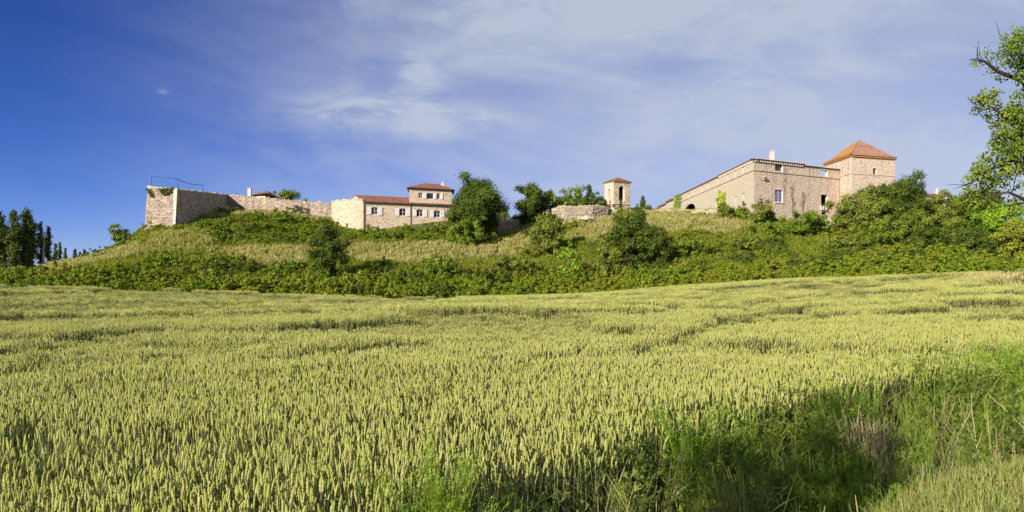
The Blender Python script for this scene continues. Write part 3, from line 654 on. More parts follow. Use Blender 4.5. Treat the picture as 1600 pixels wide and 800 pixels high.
# ------------------------------------------------------------------ bell tower
bD = 150.0
b0 = np.array(P(958.5, 0, bD)[:2]); b1 = np.array(P(985, 0, bD + 2.2)[:2]); b2_ = np.array(P(944.5, 0, bD + 3.4)[:2]); b3 = b1 + (b2_ - b0)
bz = (HR - 283) / F * bD; bbase = gz(*b0) - 1.5
bell = empty('bell_tower', (*((b0 + b3) / 2), bbase), 'small pale stone bell tower with arched opening and bell', 'bell tower')
bo1 = opn(b0, b1, 967, 975.6, 290.5, 314, True); bo1 = (bo1[0], bo1[1], bo1[2], bo1[3], (bo1[1] - bo1[0]) / 2)
bo2 = opn(b2_, b0, 950.2, 953.2, 295, 309, True); bo2 = (*bo2[:4], (bo2[1] - bo2[0]) / 2)
bw = MB(); wall_panel(bw, b0, b1, bbase, bz, [bo1], 0.45); wall_panel(bw, b2_, b0, bbase, bz, [bo2], 0.4); wall_panel(bw, b1, b3, bbase, bz); wall_panel(bw, b3, b2_, bbase, bz)
bw_ = bw.build('wall', M['house_mortar'], bell)
st = MB(); stones(st, b0, b1, bbase + 1.5, bz - 0.1, [bo1], 0.38, 0.2, 0.03, 0.8, seed=31); stones(st, b2_, b0, bbase + 1.5, bz - 0.1, [bo2], 0.4, 0.22, 0.02, 0.55, seed=32); st.build('stones', M['house'], bw_, 'stuff')
cb = MB(); LB = plan(b0, b1)[2]; zp = (HR - 317.5) / F * bD
slab(cb, b0, b1, -0.12, LB + 0.1, zp - 0.12, zp + 0.08, -0.1, 0.14); slab(cb, b2_, b0, 0, plan(b2_, b0)[2] + 0.12, zp - 0.12, zp + 0.08, -0.1, 0.12)
slab(cb, b0, b1, -0.16, LB + 0.16, bz - 0.14, bz - 0.02, -0.1, 0.17); slab(cb, b2_, b0, -0.1, plan(b2_, b0)[2] + 0.15, bz - 0.14, bz - 0.02, -0.1, 0.15); cb.build('cornice', M['trim'], bell, 'stuff')
bc = (b0 + b1 + b2_ + b3) / 4; apz = bz + 1.0
br = MB(); bt = MB()
c4 = [np.array([*(bc + (p - bc) * 1.14), bz - 0.015]) for p in (b0, b1, b3, b2_)]; ap = np.array([*bc, apz])
for i in range(4): br.face([c4[i], c4[(i + 1) % 4], ap]); tiles(bt, [c4[i], c4[(i + 1) % 4], ap], c4[(i + 1) % 4] - c4[i], 0.22, 0.35, random.Random(i + 40))
br.face(c4[::-1]); brf = br.build('roof', M['tile'], bell); bt.build('roof_tiles', M['tile'], brf, 'stuff')
bm_ = MB(); bx, by = at_s(b0, b1, (bo1[0] + bo1[1]) / 2, -0.9); zb0 = bo1[2] + 1.05
prof = [(0.33, 0), (0.30, 0.08), (0.22, 0.25), (0.18, 0.42), (0.10, 0.52), (0.02, 0.55)]
bm_.tube([(bx, by, zb0 + z) for _, z in prof], [r for r, _ in prof], 12); bm_.build('bell', M['bell'], bell, smooth=True)
yk = MB(); yk.abox(bx - 0.75, bx + 0.75, by - 0.07, by + 0.07, zb0 + 0.56, zb0 + 0.70); yk.build('yoke', M['wood'], bell)
ivy(bell, 'creeper', b2_, b0, [(1.9, bbase + 1), (2.6, bbase + 4.6), (3.2, bbase + 1)], 220, 'olive', 0.26, 0.3, 6)

# ------------------------------------------------------------------ long house with upper storey
hA = np.array(P(567, 0, 138)[:2]); hB = np.array(P(712, 0, 146)[:2]); LH = plan(hA, hB)[2]
hz = (HR - 315.5) / F * 138; hb = gz(*hA) - 2.0
house = empty('long_house', (*((hA + hB) / 2), hb), 'long low stone house with white shutters, red tiled roof and raised upper storey', 'house')
hops = []
for u0, u1, r0, r1 in ((580.3, 590.8, 323.5, 335), (624, 634.6, 325.5, 337), (651, 661.2, 327, 338), (678, 688.2, 328.8, 339.5)):
    o = opn(hA, hB, u0, u1, r0, r1, True); hops.append((*o[:4], 0.28))
hw = MB(); wall_panel(hw, hA, hB, hb, hz, hops, 0.3)
hback = hA - plan(hA, hB)[3] * 9.0; hback2 = hB - plan(hA, hB)[3] * 9.0
wall_panel(hw, hback, hA, hb, hz); wall_panel(hw, hB, hback2, hb, hz)
hw_ = hw.build('wall', M['house_mortar'], house)
st = MB(); stones(st, hA, hB, hb + 1.5, hz - 0.1, hops, 0.42, 0.22, 0.02, 0.35, seed=41); st.build('stones', M['house'], hw_, 'stuff')
for o in hops:
    window(house, hA, hB, *o[:4], arched=0.28, nx=2, nz=2, depth=0.14, bars='white')
    for s0 in (o[0] - 0.72, o[1] + 0.06):
        sh = MB(); slab(sh, hA, hB, s0, s0 + 0.66, o[2] - 0.05, o[3] - 0.02, 0.065, 0.11)
        for k in range(3): slab(sh, hA, hB, s0 + 0.06, s0 + 0.60, o[2] + 0.12 + k * 0.42, o[2] + 0.2 + k * 0.42, 0.113, 0.135)
        sh.build('shutter', M['white'], house)
ridge_z = (HR - 308.5) / F * 143
hr = MB(); ht = MB()
e0 = np.array([*at_s(hA, hB, -0.1, 0.42), hz - 0.05]); e1 = np.array([*at_s(hA, hB, LH + 0.2, 0.42), hz - 0.05]); f0 = np.array([*at_s(hA, hB, -0.1, -4.8), ridge_z + 0.3]); f1 = np.array([*at_s(hA, hB, LH + 0.2, -4.8), ridge_z + 0.3])
g0 = np.array([*at_s(hA, hB, -0.25, -9), hz]); g1 = np.array([*at_s(hA, hB, LH + 0.2, -9), hz])
hr.face([e0, e1, f1, f0]); hr.face([f0, f1, g1, g0]); tiles(ht, [e0, e1, f1, f0], e1 - e0, 0.26, 0.42, random.Random(8))
hw2 = MB(); hw2.face([(*at_s(hA, hB, 0.02, 0), hz - 0.1), (*at_s(hA, hB, 0.02, -4.8), ridge_z + 0.28), (*at_s(hA, hB, 0.02, -9), hz - 0.02)]); hw2.build('gable', M['house_mortar'], house)
hrf = hr.build('roof', M['tile'], house); ht.build('roof_tiles', M['tile'], hrf, 'stuff')
fa = MB(); slab(fa, hA, hB, -0.1, LH, hz - 0.2, hz - 0.06, -0.1, 0.2); fa.build('eave', M['trim'], house)
dp = MB(); q = at_s(hA, hB, s_of(hA, hB, 567.5) + 0.12, 0.1); dp.tube([(*q, hb + 1), (*q, hz - 0.2)], [0.075, 0.075], 8); dp.build('downpipe', M['pipe'], house); dp = MB(); q = at_s(hA, hB, s_of(hA, hB, 641.3), 0.1); dp.tube([(*q, hb + 1), (*q, hz - 0.2)], [0.05, 0.05], 8); dp.build('downpipe', M['pipe'], house)
# upper storey
uA = at_s(hA, hB, s_of(hA, hB, 640.5), -0.35); uB = at_s(hA, hB, s_of(hA, hB, 707.5), -0.35); LU = plan(uA, uB)[2]
uz = (HR - 294.5) / F * 143; un = np.array([0.09, -0.996]); uC = uB - un * 7; uD = uA - un * 7
uops = [opn(uA, uB, 654, 660.5, 301, 309.5), opn(uA, uB, 667.3, 677.8, 301.8, 311), opn(uA, uB, 682, 688, 302.3, 310.8)]
uw = MB(); z0 = hz - 0.6
wall_panel(uw, uA, uB, z0, uz, uops, 0.3); wall_panel(uw, uD, uA, z0, uz); wall_panel(uw, uB, uC, z0, uz); wall_panel(uw, uC, uD, z0, uz)
uw_ = uw.build('upper_wall', M['house_mortar'], house)
st = MB(); stones(st, uA, uB, z0 + 0.3, uz - 0.1, uops, 0.42, 0.22, 0.02, 0.3, seed=43); st.build('stones', M['house'], uw_, 'stuff')
lg = MB(); slab(lg, uA, uB, 0, LU, (HR - 321.5) / F * 143 - 0.06, (HR - 321.5) / F * 143 + 0.06, 0.0, 0.2); lg.build('ledge', M['trim'], house)
for i, o in enumerate(uops):
    window(house, uA, uB, *o[:4], nx=2 if i != 1 else 1, nz=1 if i == 1 else 2, depth=0.12)
    for s0 in ([o[1] + 0.05] if i == 0 else [] if i == 1 else [o[0] - 0.5, o[1] + 0.05]):
        sh = MB(); wd = 0.62 if i == 0 else 0.45; slab(sh, uA, uB, s0, s0 + wd, o[2] - 0.05, o[3] + 0.05, 0.065, 0.11); slab(sh, uA, uB, s0 + 0.06, s0 + wd - 0.06, o[2] + 0.4, o[2] + 0.5, 0.113, 0.13); sh.build('shutter', M['white'], house)
ur = MB(); ut = MB(); ev4 = [np.array([*p, uz]) for p in (uA + un * .45 - plan(uA, uB)[1] * .45, uB + un * .45 + plan(uA, uB)[1] * .45, uC - un * .45 + plan(uA, uB)[1] * .45, uD - un * .45 - plan(uA, uB)[1] * .45)]
ee = plan(uA, uB)[1]; mid0 = np.array([*((uA + uD) / 2 + ee * 2.9), uz + 1.35]); mid1 = np.array([*((uB + uC) / 2 - ee * 2.9), uz + 1.35])
for q in ([ev4[0], ev4[1], mid1, mid0], [ev4[1], ev4[2], mid1], [ev4[2], ev4[3], mid0, mid1], [ev4[3], ev4[0], mid0]):
    ur.face(q); tiles(ut, q, q[1] - q[0], 0.26, 0.42, random.Random(15))
ur.face(ev4[::-1]); urf = ur.build('upper_roof', M['tile'], house); ut.build('roof_tiles', M['tile'], urf, 'stuff')
ch = MB(); q = at_s(uA, uB, s_of(uA, uB, 699), -2.2); ch.abox(q[0] - 0.3, q[0] + 0.3, q[1] - 0.3, q[1] + 0.3, uz + 0.3, uz + 1.25); ch.abox(q[0] - 0.38, q[0] + 0.38, q[1] - 0.38, q[1] + 0.38, uz + 1.253, uz + 1.36); ch.tube([(q[0], q[1], uz + 1.36), (q[0], q[1], uz + 1.75)], [0.16, 0.12], 6); ch.build('chimney', M['chimney'], house)

# round stone wall against the house
rt = empty('curved_wall', (*at_s(hA, hB, -2.2, -2), hb), 'gently curved pale stone wall joined to the left end of the shuttered house', 'wall')
rcx, rcy = hA[0] + 0.85, hA[1] + 8.0; rr = 8.05; a0 = radians(206); a1 = radians(264); nseg = 12
rtz = (HR - 311.5) / F * 138.5
rw = MB(); st = MB()
pp = [np.array([rcx + rr * cos(a), rcy + rr * sin(a)]) for a in np.linspace(a0, a1, nseg + 1)]
for i in range(nseg):
    zt = rtz - 0.15 * abs(sin(i * 1.7)); wall_panel(rw, pp[i], pp[i + 1], hb, zt); stones(st, pp[i], pp[i + 1], hb + 1.2, zt + 0.05, (), 0.45, 0.22, 0.04, 0.85, seed=50 + i)
rw.face([(*p, rtz - 0.2) for p in pp])
rw_ = rw.build('wall', M['house_mortar'], rt); st.build('stones', M['house'], rw_, 'stuff')
cp_ = MB()
for i in range(nseg):
    slab(cp_, pp[i], pp[i + 1], 0, plan(pp[i], pp[i + 1])[2] - 0.03, rtz - 0.1, rtz + 0.08 + 0.06 * sin(i * 2.3), -0.4, 0.1, (i % 3) / 2)
cp_.build('coping', M['rubble'], rt)

# ------------------------------------------------------------------ bastion and curtain wall
qC = np.array(P(277, 0, 128)[:2]); qL = np.array(P(230.5, 0, 131)[:2]); qR = np.array([qC[0], 150.5])
qz = (HR - 296) / F * 128; qzl = (HR - 292) / F * 131; qb = 5.0
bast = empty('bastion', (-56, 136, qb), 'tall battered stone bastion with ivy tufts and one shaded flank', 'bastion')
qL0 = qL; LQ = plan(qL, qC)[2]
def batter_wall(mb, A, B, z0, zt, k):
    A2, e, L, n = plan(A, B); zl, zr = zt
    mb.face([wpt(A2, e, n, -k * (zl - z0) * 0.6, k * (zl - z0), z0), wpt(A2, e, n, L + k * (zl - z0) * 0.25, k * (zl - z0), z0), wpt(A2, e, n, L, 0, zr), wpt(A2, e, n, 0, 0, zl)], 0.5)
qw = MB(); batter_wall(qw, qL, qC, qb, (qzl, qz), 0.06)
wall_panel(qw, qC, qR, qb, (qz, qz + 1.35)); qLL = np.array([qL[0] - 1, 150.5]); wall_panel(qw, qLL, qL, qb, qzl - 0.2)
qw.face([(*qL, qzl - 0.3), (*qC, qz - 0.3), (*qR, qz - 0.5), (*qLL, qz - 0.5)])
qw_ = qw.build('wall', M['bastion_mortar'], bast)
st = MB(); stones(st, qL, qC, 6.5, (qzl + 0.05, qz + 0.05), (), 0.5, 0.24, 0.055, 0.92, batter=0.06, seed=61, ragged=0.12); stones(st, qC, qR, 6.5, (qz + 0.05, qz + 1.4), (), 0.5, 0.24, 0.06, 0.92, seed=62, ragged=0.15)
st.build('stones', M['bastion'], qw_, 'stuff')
qn = MB(); R = random.Random(19); z = 7.0
while z < qz - 0.3:
    l1 = R.uniform(0.35, 0.7); off = 0.06 * (qzl - z); slab(qn, qL, qC, LQ - l1 + 0.015 * (qz - z), LQ + 0.09, z, z + 0.36, off - 0.1, off + 0.09, R.random() * 0.4); z += 0.39
qn.build('quoins', M['trim'], bast, 'stuff')
cpn = MB(); R = random.Random(23)
for A_, B_, zz in ((qL, qC, (qzl, qz)), (qC, qR, (qz, qz + 1.4))):
    L_ = plan(A_, B_)[2]; s = 0.0
    while s < L_ - 0.3:
        w_ = R.uniform(0.4, 0.8); zt = zz[0] + (zz[1] - zz[0]) * s / L_; slab(cpn, A_, B_, s, min(s + w_, L_) - 0.03, zt - 0.1, zt + R.uniform(0.06, 0.2), -0.5, 0.07, R.random() * 0.4); s += w_
cpn.build('coping_stones', M['rubble'], bast, 'stuff')
sq = lambda u: s_of(qL, qC, u); zq = lambda u, r: z_of(qL, qC, u, r)
ivy(bast, 'ivy_tuft', qL, qC, [(sq(250), zq(250, 296)), (sq(273.5), zq(273, 294)), (sq(270), zq(270, 300)), (sq(263), zq(263, 305)), (sq(256), zq(256, 304))], 420, 'dark', 0.3, 0.3, 5)
ivy(bast, 'ivy_tuft', qL, qC, [(sq(231), zq(231, 296)), (sq(237), zq(237, 296)), (sq(243), zq(243, 308)), (sq(238), zq(238, 308))], 160, 'dark', 0.3, 0.22, 7)
ivy(bast, 'ivy_tuft', qL, qC, [(sq(232), zq(232, 340) ), (sq(250), zq(250, 336)), (sq(256), zq(256, 331)), (sq(248), zq(248, 345)), (sq(232), zq(232, 350))], 160, 'brown', 0.22, 0.22, 8)
# curtain wall
kA = np.array([qC[0], 150.3]); kB = np.array(P(526, 0, 143.5)[:2]); LK = plan(kA, kB)[2]; kz = (HR - 303) / F * 150; kz2 = (HR - 318) / F * 143.5
cw = empty('curtain_wall', (*((kA + kB) / 2), 6), 'long rough stone curtain wall between the bastion and the curved house wall', 'wall')
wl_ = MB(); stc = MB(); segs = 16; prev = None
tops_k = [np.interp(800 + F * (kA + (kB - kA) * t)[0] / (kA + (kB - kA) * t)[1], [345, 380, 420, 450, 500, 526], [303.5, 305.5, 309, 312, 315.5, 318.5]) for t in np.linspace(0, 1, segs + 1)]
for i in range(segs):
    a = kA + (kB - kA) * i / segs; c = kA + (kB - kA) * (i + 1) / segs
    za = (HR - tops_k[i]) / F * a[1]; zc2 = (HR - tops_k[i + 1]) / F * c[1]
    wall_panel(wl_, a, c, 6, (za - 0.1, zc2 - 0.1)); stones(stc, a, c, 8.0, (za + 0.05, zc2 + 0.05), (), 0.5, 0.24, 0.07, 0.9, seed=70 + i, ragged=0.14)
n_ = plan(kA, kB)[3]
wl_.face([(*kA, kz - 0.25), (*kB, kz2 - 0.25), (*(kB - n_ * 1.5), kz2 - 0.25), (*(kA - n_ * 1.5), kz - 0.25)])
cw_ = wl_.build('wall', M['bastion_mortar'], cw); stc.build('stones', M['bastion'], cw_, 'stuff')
# safety rail on the bastion
rl = empty('safety_rail', (-58, 132, qz), 'thin blue bent metal rail on top of the bastion', 'railing')
def rp(u, row, D): return np.array(P(u, row, D))
for (u, r0, r1, D) in ((236.5, 276, 293, 131.5), (278, 279, 296, 131), (317.5, 289.5, 304, 139)):
    t_ = MB(); a = rp(u, r0, D); t_.tube([(a[0], a[1], rp(u, r1, D)[2] - 0.4), a], [0.05, 0.05], 6); t_.build('post', M['rail'], rl)
t_ = MB(); t_.tube([rp(236.5, 275.5, 131.5), rp(255, 277.5, 131.2), rp(271, 278.5, 131), rp(285, 283.5, 132.5), rp(298, 287.5, 135), rp(317.5, 289.5, 139)], [0.05] * 6, 6); t_.build('top_bar', M['rail'], rl)
t_ = MB(); t_.tube([rp(236.5, 284, 131.5), rp(278, 288, 131), rp(317.5, 296, 139)], [0.008] * 3, 4); t_.build('wire', M['rail'], rl)

# cottage behind the curtain wall
cz = (HR - 304) / F * 160
cot = empty('cottage', (*P(415, 0, 164)[:2], 8), 'low cottage with square chimney peeping over the curtain wall', 'cottage')
g0 = P(391, 0, 160); gA = np.array(P(388, 0, 160)[:2]); gB = np.array(P(415, 0, 160)[:2]); gC = np.array(P(447, 0, 166)[:2])
cm = MB(); wall_panel(cm, gA, gB, 8, cz - 0.3); wall_panel(cm, gB, gC, 8, cz - 0.9); cm.build('wall', M['house_mortar'], cot)
apx = np.array(P(418, 299, 163)); cr = MB(); ct = MB(); a = np.array([*(gA + np.array([0.4, -0.4])), cz - 0.3]); c = np.array([*(gB + np.array([0.2, -.5])), cz + 0.15]); d = np.array([*(gC + np.array([0.3, -.5])), cz - 1.0]); bk = np.array([*P(395, 0, 170)[:2], cz])
for q in ([a, c, apx], [c, d, apx], [a, apx, bk], [d, bk, apx]): cr.face(q)
tiles(ct, [a, c, apx], c - a, 0.28, 0.42, random.Random(2)); tiles(ct, [c, d, apx], d - c, 0.28, 0.42, random.Random(3))
crf = cr.build('roof', M['tile'], cot); ct.build('roof_tiles', M['tile'], crf, 'stuff')
q = P(390, 295, 159.5); ch = MB(); ch.abox(q[0] - 0.33, q[0] + 0.33, q[1] - 0.3, q[1] + 0.3, cz - 2, q[2]); ch.abox(q[0] - 0.4, q[0] + 0.4, q[1] - 0.37, q[1] + 0.37, q[2] + 0.003, q[2] + 0.12); ch.build('chimney', M['chimney'], cot)

# distant roof right of the castle
dr = empty('far_house', (*P(1462, 0, 175)[:2], 8), 'far tiled roof with a pale pinnacle chimney among the trees', 'house')
a = np.array(P(1436, 307.5, 172)); c = np.array(P(1486, 307.5, 178)); a2 = np.array(P(1438, 303, 177)); c2 = np.array(P(1484, 303, 183))
m_ = MB(); m_.face([a, c, c2, a2]); m_.face([a2, c2, c + np.array([0.6, 9, 0]), a + np.array([0.6, 9, 0])]); t_ = MB(); tiles(t_, [a, c, c2, a2], c - a, 0.3, 0.42, random.Random(6)); f_ = m_.build('roof', M['tile'], dr); t_.build('roof_tiles', M['tile'], f_, 'stuff')
m_ = MB(); wall_panel(m_, a[:2], c[:2], 8, a[2] + 0.05); wall_panel(m_, c[:2], c[:2] + np.array([0.6, 9]), 8, a[2]); wall_panel(m_, a[:2] + np.array([0.6, 9]), a[:2], 8, a[2]); m_.build('wall', M['house_mortar'], dr)
q = P(1464.5, 304, 179); m_ = MB(); m_.tube([(q[0], q[1], q[2] - 1), (q[0], q[1], q[2] + 0.7), (q[0], q[1], q[2] + 1.5)], [0.42, 0.36, 0.08], 4); m_.build('chimney', M['chimney'], dr)

# ruined garden wall, retaining wall, rocks
def ruin(name, label, pts, thick, h, mat, seed, w=0.4, hh=0.22, ragged=0.3, below=0.8, core='bastion_mortar'):
    c = np.mean(np.array([p[:2] for p in pts]), 0); r = empty(name, (*c, gz(*c) - 0.5), label, 'wall')
    body = MB(); st = MB()
    for i in range(len(pts) - 1):
        A = np.array(pts[i][:2]); B = np.array(pts[i + 1][:2]); zA = pts[i][2]; zB = pts[i + 1][2]; zb = min(gz(*A), gz(*B)) - below
        wall_panel(body, A, B, zb, (zA - 0.15 - ragged, zB - 0.15 - ragged)); n = plan(A, B)[3]
        wall_panel(body, B - n * thick, A - n * thick, zb, (zB - 0.15 - ragged, zA - 0.15 - ragged))
        body.face([(*A, zA - 0.15 - ragged), (*B, zB - .15 - ragged), (*(B - n * thick), zB - .15 - ragged), (*(A - n * thick), zA - .15 - ragged)])
        stones(st, A, B, zb, (zA, zB), (), w, hh, 0.09, 0.93, seed=seed + i, ragged=ragged)
        s = 0.0; R = random.Random(seed + i); L_ = plan(A, B)[2]
        while s < L_ - 0.2:
            w_ = R.uniform(0.25, 0.55); z_ = zA + (zB - zA) * s / L_ + ragged * (float(vnoise((s + w_ / 2) * 0.35 + (seed + i) * 7.7, 3.1)) - 0.5) * 2
            slab(st, A, B, s, s + w_ - 0.03, z_ - 0.35, z_ + R.uniform(-0.05, 0.12), -thick * 0.7, 0.04, R.random() * 0.6); s += w_
    b_ = body.build('wall', M[core], r); st.build('stones', M[mat], b_, 'stuff'); return r
ruin('ruined_wall', 'tumbled pale drystone wall left of the bell tower', [P(862, 324, 139), P(885, 321.5, 138.5), P(925, 321, 139.5), P(950, 322, 142)], 0.8, 2, 'rubble', 80)
ruin('retaining_wall', 'dark shaded retaining wall right of the big tree', [P(778, 345, 138), P(815, 343, 142.5), P(850, 343, 147)], 0.6, 2, 'bastion', 90, ragged=0.1)
ruin('low_garden_wall', 'long low wall below the castle wing', [P(950, 327, 143), P(1010, 328, 143), P(1060, 328.5, 142), P(1085, 329, 140)], 0.6, 1, 'rubble', 100, ragged=0.12)
M['rock'] = stone_mat('pale_rock', (0.50, 0.42, 0.31, 1), (0.38, 0.31, 0.22, 1), (0.2, 0.16, 0.11, 1), streak=0.3)
def rock_mesh(seed, r):
    R = np.random.default_rng(seed); 
    bm = __import__('bmesh').new(); __import__('bmesh').ops.create_icosphere(bm, subdivisions=3, radius=1)
    k = R.normal(size=(5, 3))
    for v in bm.verts:
        c = np.array(v.co); d = 1 + 0.16 * sum(sin(2.2 * (c @ kk) + i) for i, kk in enumerate(k)) * 0.6 + R.uniform(-.07, .07) + 0.12 * (abs(sin(5 * c[0] + 3 * c[2])) - 0.5); c = c * d * np.array([r[0], r[1], r[2]]); v.co = c
    me = bpy.data.meshes.new('rock'); bm.to_mesh(me); bm.free(); me.materials.append(M['rock']); a = me.attributes.new('tint', 'FLOAT', 'FACE'); a.data.foreach_set('value', np.full(len(me.polygons), 0.3, dtype=np.float32)); return me
for i, (u, row, D, sx_, sz_, lb) in enumerate(((1092, 333, 137, 1.2, 0.5, 'pale flat rock under the castle wing arch'), (1112, 333, 136, 1.5, 0.6, 'wide pale rock below the bright creeper'), (1136, 333, 135, 1.3, 0.6, 'pale boulder nearest the castle corner shrubs'),
        (918, 341.5, 136, 1.3, 0.4, 'grey slab fallen in front of the tumbled wall'), (1292, 352, 134, 1.2, 1.1, 'tan boulder showing between shrubs under the castle front'), (1345, 350, 132, 1.6, 1.6, 'pale rock glimpsed through the olive tree'))):
    x, y, z = P(u, row, D); o = link('rock', rock_mesh(i, (sx_, sx_ * 0.7, sz_))); o.location = (x, y, max(z, gz(x, y) + 0.1)); tag(o, lb, 'rock', 'rocks below the castle')

# ------------------------------------------------------------------ trees and shrubs
def crown_clumps(kind, w, h, R, n):
    """clump centres and radii, relative to the tree's foot"""
    C = []; rr = []
    for i in range(n):
        if kind in ('round', 'shrub'):
            zc, rz = (0.55 * h, 0.45 * h) if kind == 'round' else (0.45 * h, 0.52 * h)
            d = R.normal(size=3); d /= np.linalg.norm(d); 
            if i < n * 0.75: d[1] = -abs(d[1]) if R.random() < 0.3 else d[1]
            k = R.uniform(0.55, 0.95) if i > n * 0.12 else R.uniform(0.0, 0.5)
            lump = 0.74 + 0.42 * R.random(); cr = R.uniform(0.095, 0.18) * min(w, h)
            if R.random() < 0.08: k = R.uniform(0.95, 1.08); cr *= 0.65
            p = np.array([d[0] * (w / 2 - cr * 0.6), d[1] * (w / 2 - cr * 0.6), d[2] * (rz - cr * 0.5)]) * k * lump * 1.1
            p[2] += zc; C.append(p); rr.append(cr)
        elif kind == 'column':
            t = (i + 0.5) / n; prof = min(1, (1 - t) * 2.2 + 0.12) * min(1, 0.5 + t * 3); a = R.uniform(0, 2 * pi); cr = w * R.uniform(0.24, 0.36) * (0.45 + 0.55 * prof)
            q = R.uniform(0, 0.30) * w * prof; C.append(np.array([q * cos(a), q * sin(a), (0.06 + 0.9 * t) * h])); rr.append(cr)
        elif kind == 'spire':
            t = (i + 0.5) / n; half = w / 2 * min(1.0, (1 - t) * 2.6 + 0.1); cr = max(0.22 * w, half * 0.62); a = R.uniform(0, 2 * pi); q = half * 0.4 * R.random()
            C.append(np.array([q * cos(a), q * sin(a), (0.04 + 0.92 * t) * h])); rr.append(cr)
        elif kind == 'cone':
            t = R.random() ** 1.3; a = R.uniform(0, 2 * pi); half = w / 2 * (1 - t * 0.92); cr = max(0.10 * w, half * 0.42); q = max(0, half - cr * 0.8) * R.uniform(0.5, 1.1)
            C.append(np.array([q * cos(a), q * sin(a), (0.06 + 0.88 * t) * h])); rr.append(cr)
    return np.array(C), np.array(rr)
def crown_leaves(C, rr, R, leaf, dens, flat=0.85, droop=0.0):
    Cs = []; Ns = []; Ts = []; area = 4 * pi * rr ** 2; n_each = np.maximum(12, (area * dens / (leaf * leaf * 0.31)).astype(int))
    for c, r, n in zip(C, rr, n_each):
        d = R.normal(size=(n, 3)); d /= np.linalg.norm(d, axis=1, keepdims=True)
        ph = R.uniform(0, 6, 3); bump = 1 + 0.22 * np.sin(3.1 * d[:, 0] + ph[0]) * np.sin(2.7 * d[:, 1] + ph[1]) + 0.15 * np.sin(4.3 * d[:, 2] + ph[2])
        k = r * bump * np.where(R.random(n) < 0.13, R.uniform(1.0, 1.45, n), R.random(n) ** 0.45)
        p = c + d * k[:, None] * np.array([1, 1, flat]); p[:, 2] -= droop * np.abs(R.normal(size=n)) * r
        Cs.append(p); Ns.append(d * 1.35 + R.normal(size=(n, 3)) * 0.42 + np.array([0, 0, 0.3])); Ts.append(np.clip(R.normal(0.5, 0.22, n) + R.uniform(-0.28, 0.28), 0, 1))
    return np.concatenate(Cs), np.concatenate(Ns), np.concatenate(Ts)
def trunk_mesh(w, h, kind, C, rr, R, r0=None):
    mb = MB(); r0 = r0 or max(0.06, 0.022 * h + 0.008 * w); top = 0.55 * h if kind in ('round',) else 0.35 * h if kind == 'shrub' else 0.93 * h
    lean = R.normal(size=2) * 0.03 * h; pts = [np.array([lean[0] * t * t, lean[1] * t * t, -0.4 + (top + 0.4) * t]) + np.array([*(R.normal(size=2) * 0.012 * h * t), 0]) for t in np.linspace(0, 1, 6)]
    mb.tube(pts, [r0 * (1.35 if i == 0 else 1 - 0.12 * i) for i in range(6)], 7)
    for i in R.permutation(len(C))[:min(12, len(C))]:
        s = pts[int(R.integers(2, 5))]; e_ = C[i]; m_ = (s + e_) / 2 + np.array([0, 0, -0.06 * h]) * R.random()
        if np.linalg.norm(e_ - s) > 0.3 and e_[2] > s[2] * 0.5: mb.tube([s, m_, e_], [r0 * 0.45, r0 * 0.3, r0 * 0.1], 5)
    return mb
def tree(name, label, u, D, w_px, top_row, kind, mat, seed, leaf=0.30, dens=0.85, n=None, cat='tree', group=None, base_row=None, flat=0.85, bark='bark', sink=0.1):
    x, y, _ = P(u, 0, D); g = gz(x, y) - sink; zt = (HR - top_row) / F * D; h = max(0.6, zt - g); w = w_px / F * D
    R = np.random.default_rng(seed * 13 + 1)
    n = int(n * 1.1) if n and kind in ('round', 'shrub') else n
    n = n or {'round': 56, 'shrub': 44, 'column': 26, 'cone': 40, 'spire': 26}[kind]
    C, rr = crown_clumps(kind, w, h, R, n)
    zmax = np.percentile(C[:, 2] + rr * flat, 97 if kind in ('round', 'shrub') else 100); C[:, 2] *= (h / zmax)
    if kind in ('round', 'shrub'): wx = np.percentile(np.abs(C[:, 0]) + rr, 90); C[:, :2] *= np.clip((w / 2) / wx, 0.9, 1.25)
    r = empty(name, (x, y, g), label, cat, group)
    link('trunk', trunk_mesh(w, h, kind, C, rr, R).mesh('trunk', M[bark]), r)
    p, nn, t = crown_leaves(C, rr, R, leaf, dens, flat); keep = p[:, 2] > 0.0
    V, Fq, tv_ = leaf_cloud(p[keep], nn[keep], R.uniform(0.65, 1.35, keep.sum()) * leaf, R, t[keep])
    link('crown', mesh_np('crown', V, Fq, LEAF[mat], {'tint': ('POINT', tv_)}), r)
    return r
T = tree
# far left: dark poplars and cypresses beyond the hedge
LG = 'trees at the far left beyond the hedge'
T('poplar_tree', 'dark tree cut by the left frame edge', -4, 118, 44, 328, 'column', 'dark', 1, 0.32, 0.8, 34, group=LG)
T('poplar_tree', 'tall dark poplar beside the tree cut by the frame', 22, 116, 30, 327, 'column', 'dark', 2, 0.3, 0.7, 26, group=LG)
T('poplar_tree', 'broad dark poplar, tallest of the trees at far left', 42, 118, 38, 325, 'column', 'dark', 3, 0.32, 0.8, 36, group=LG)
T('poplar_tree', 'slim ragged poplar left of the pale bare trunk', 64.5, 120, 18, 345, 'column', 'cypress', 4, 0.28, 0.5, 20, group=LG)
T('poplar_tree', 'slim ragged poplar right of the pale bare trunk', 76, 121, 18, 352, 'column', 'cypress', 5, 0.28, 0.55, 20, group=LG)
dt = empty('bare_trunk', (*P(69, 0, 119)[:2], gz(*P(69, 0, 119)[:2])), 'pale bare trunk between two slim poplars', 'dead tree', LG)
mb = MB(); x0, y0, _ = P(68.5, 0, 119); g0_ = gz(x0, y0) - 0.2; zt = (HR - 362) / F * 119
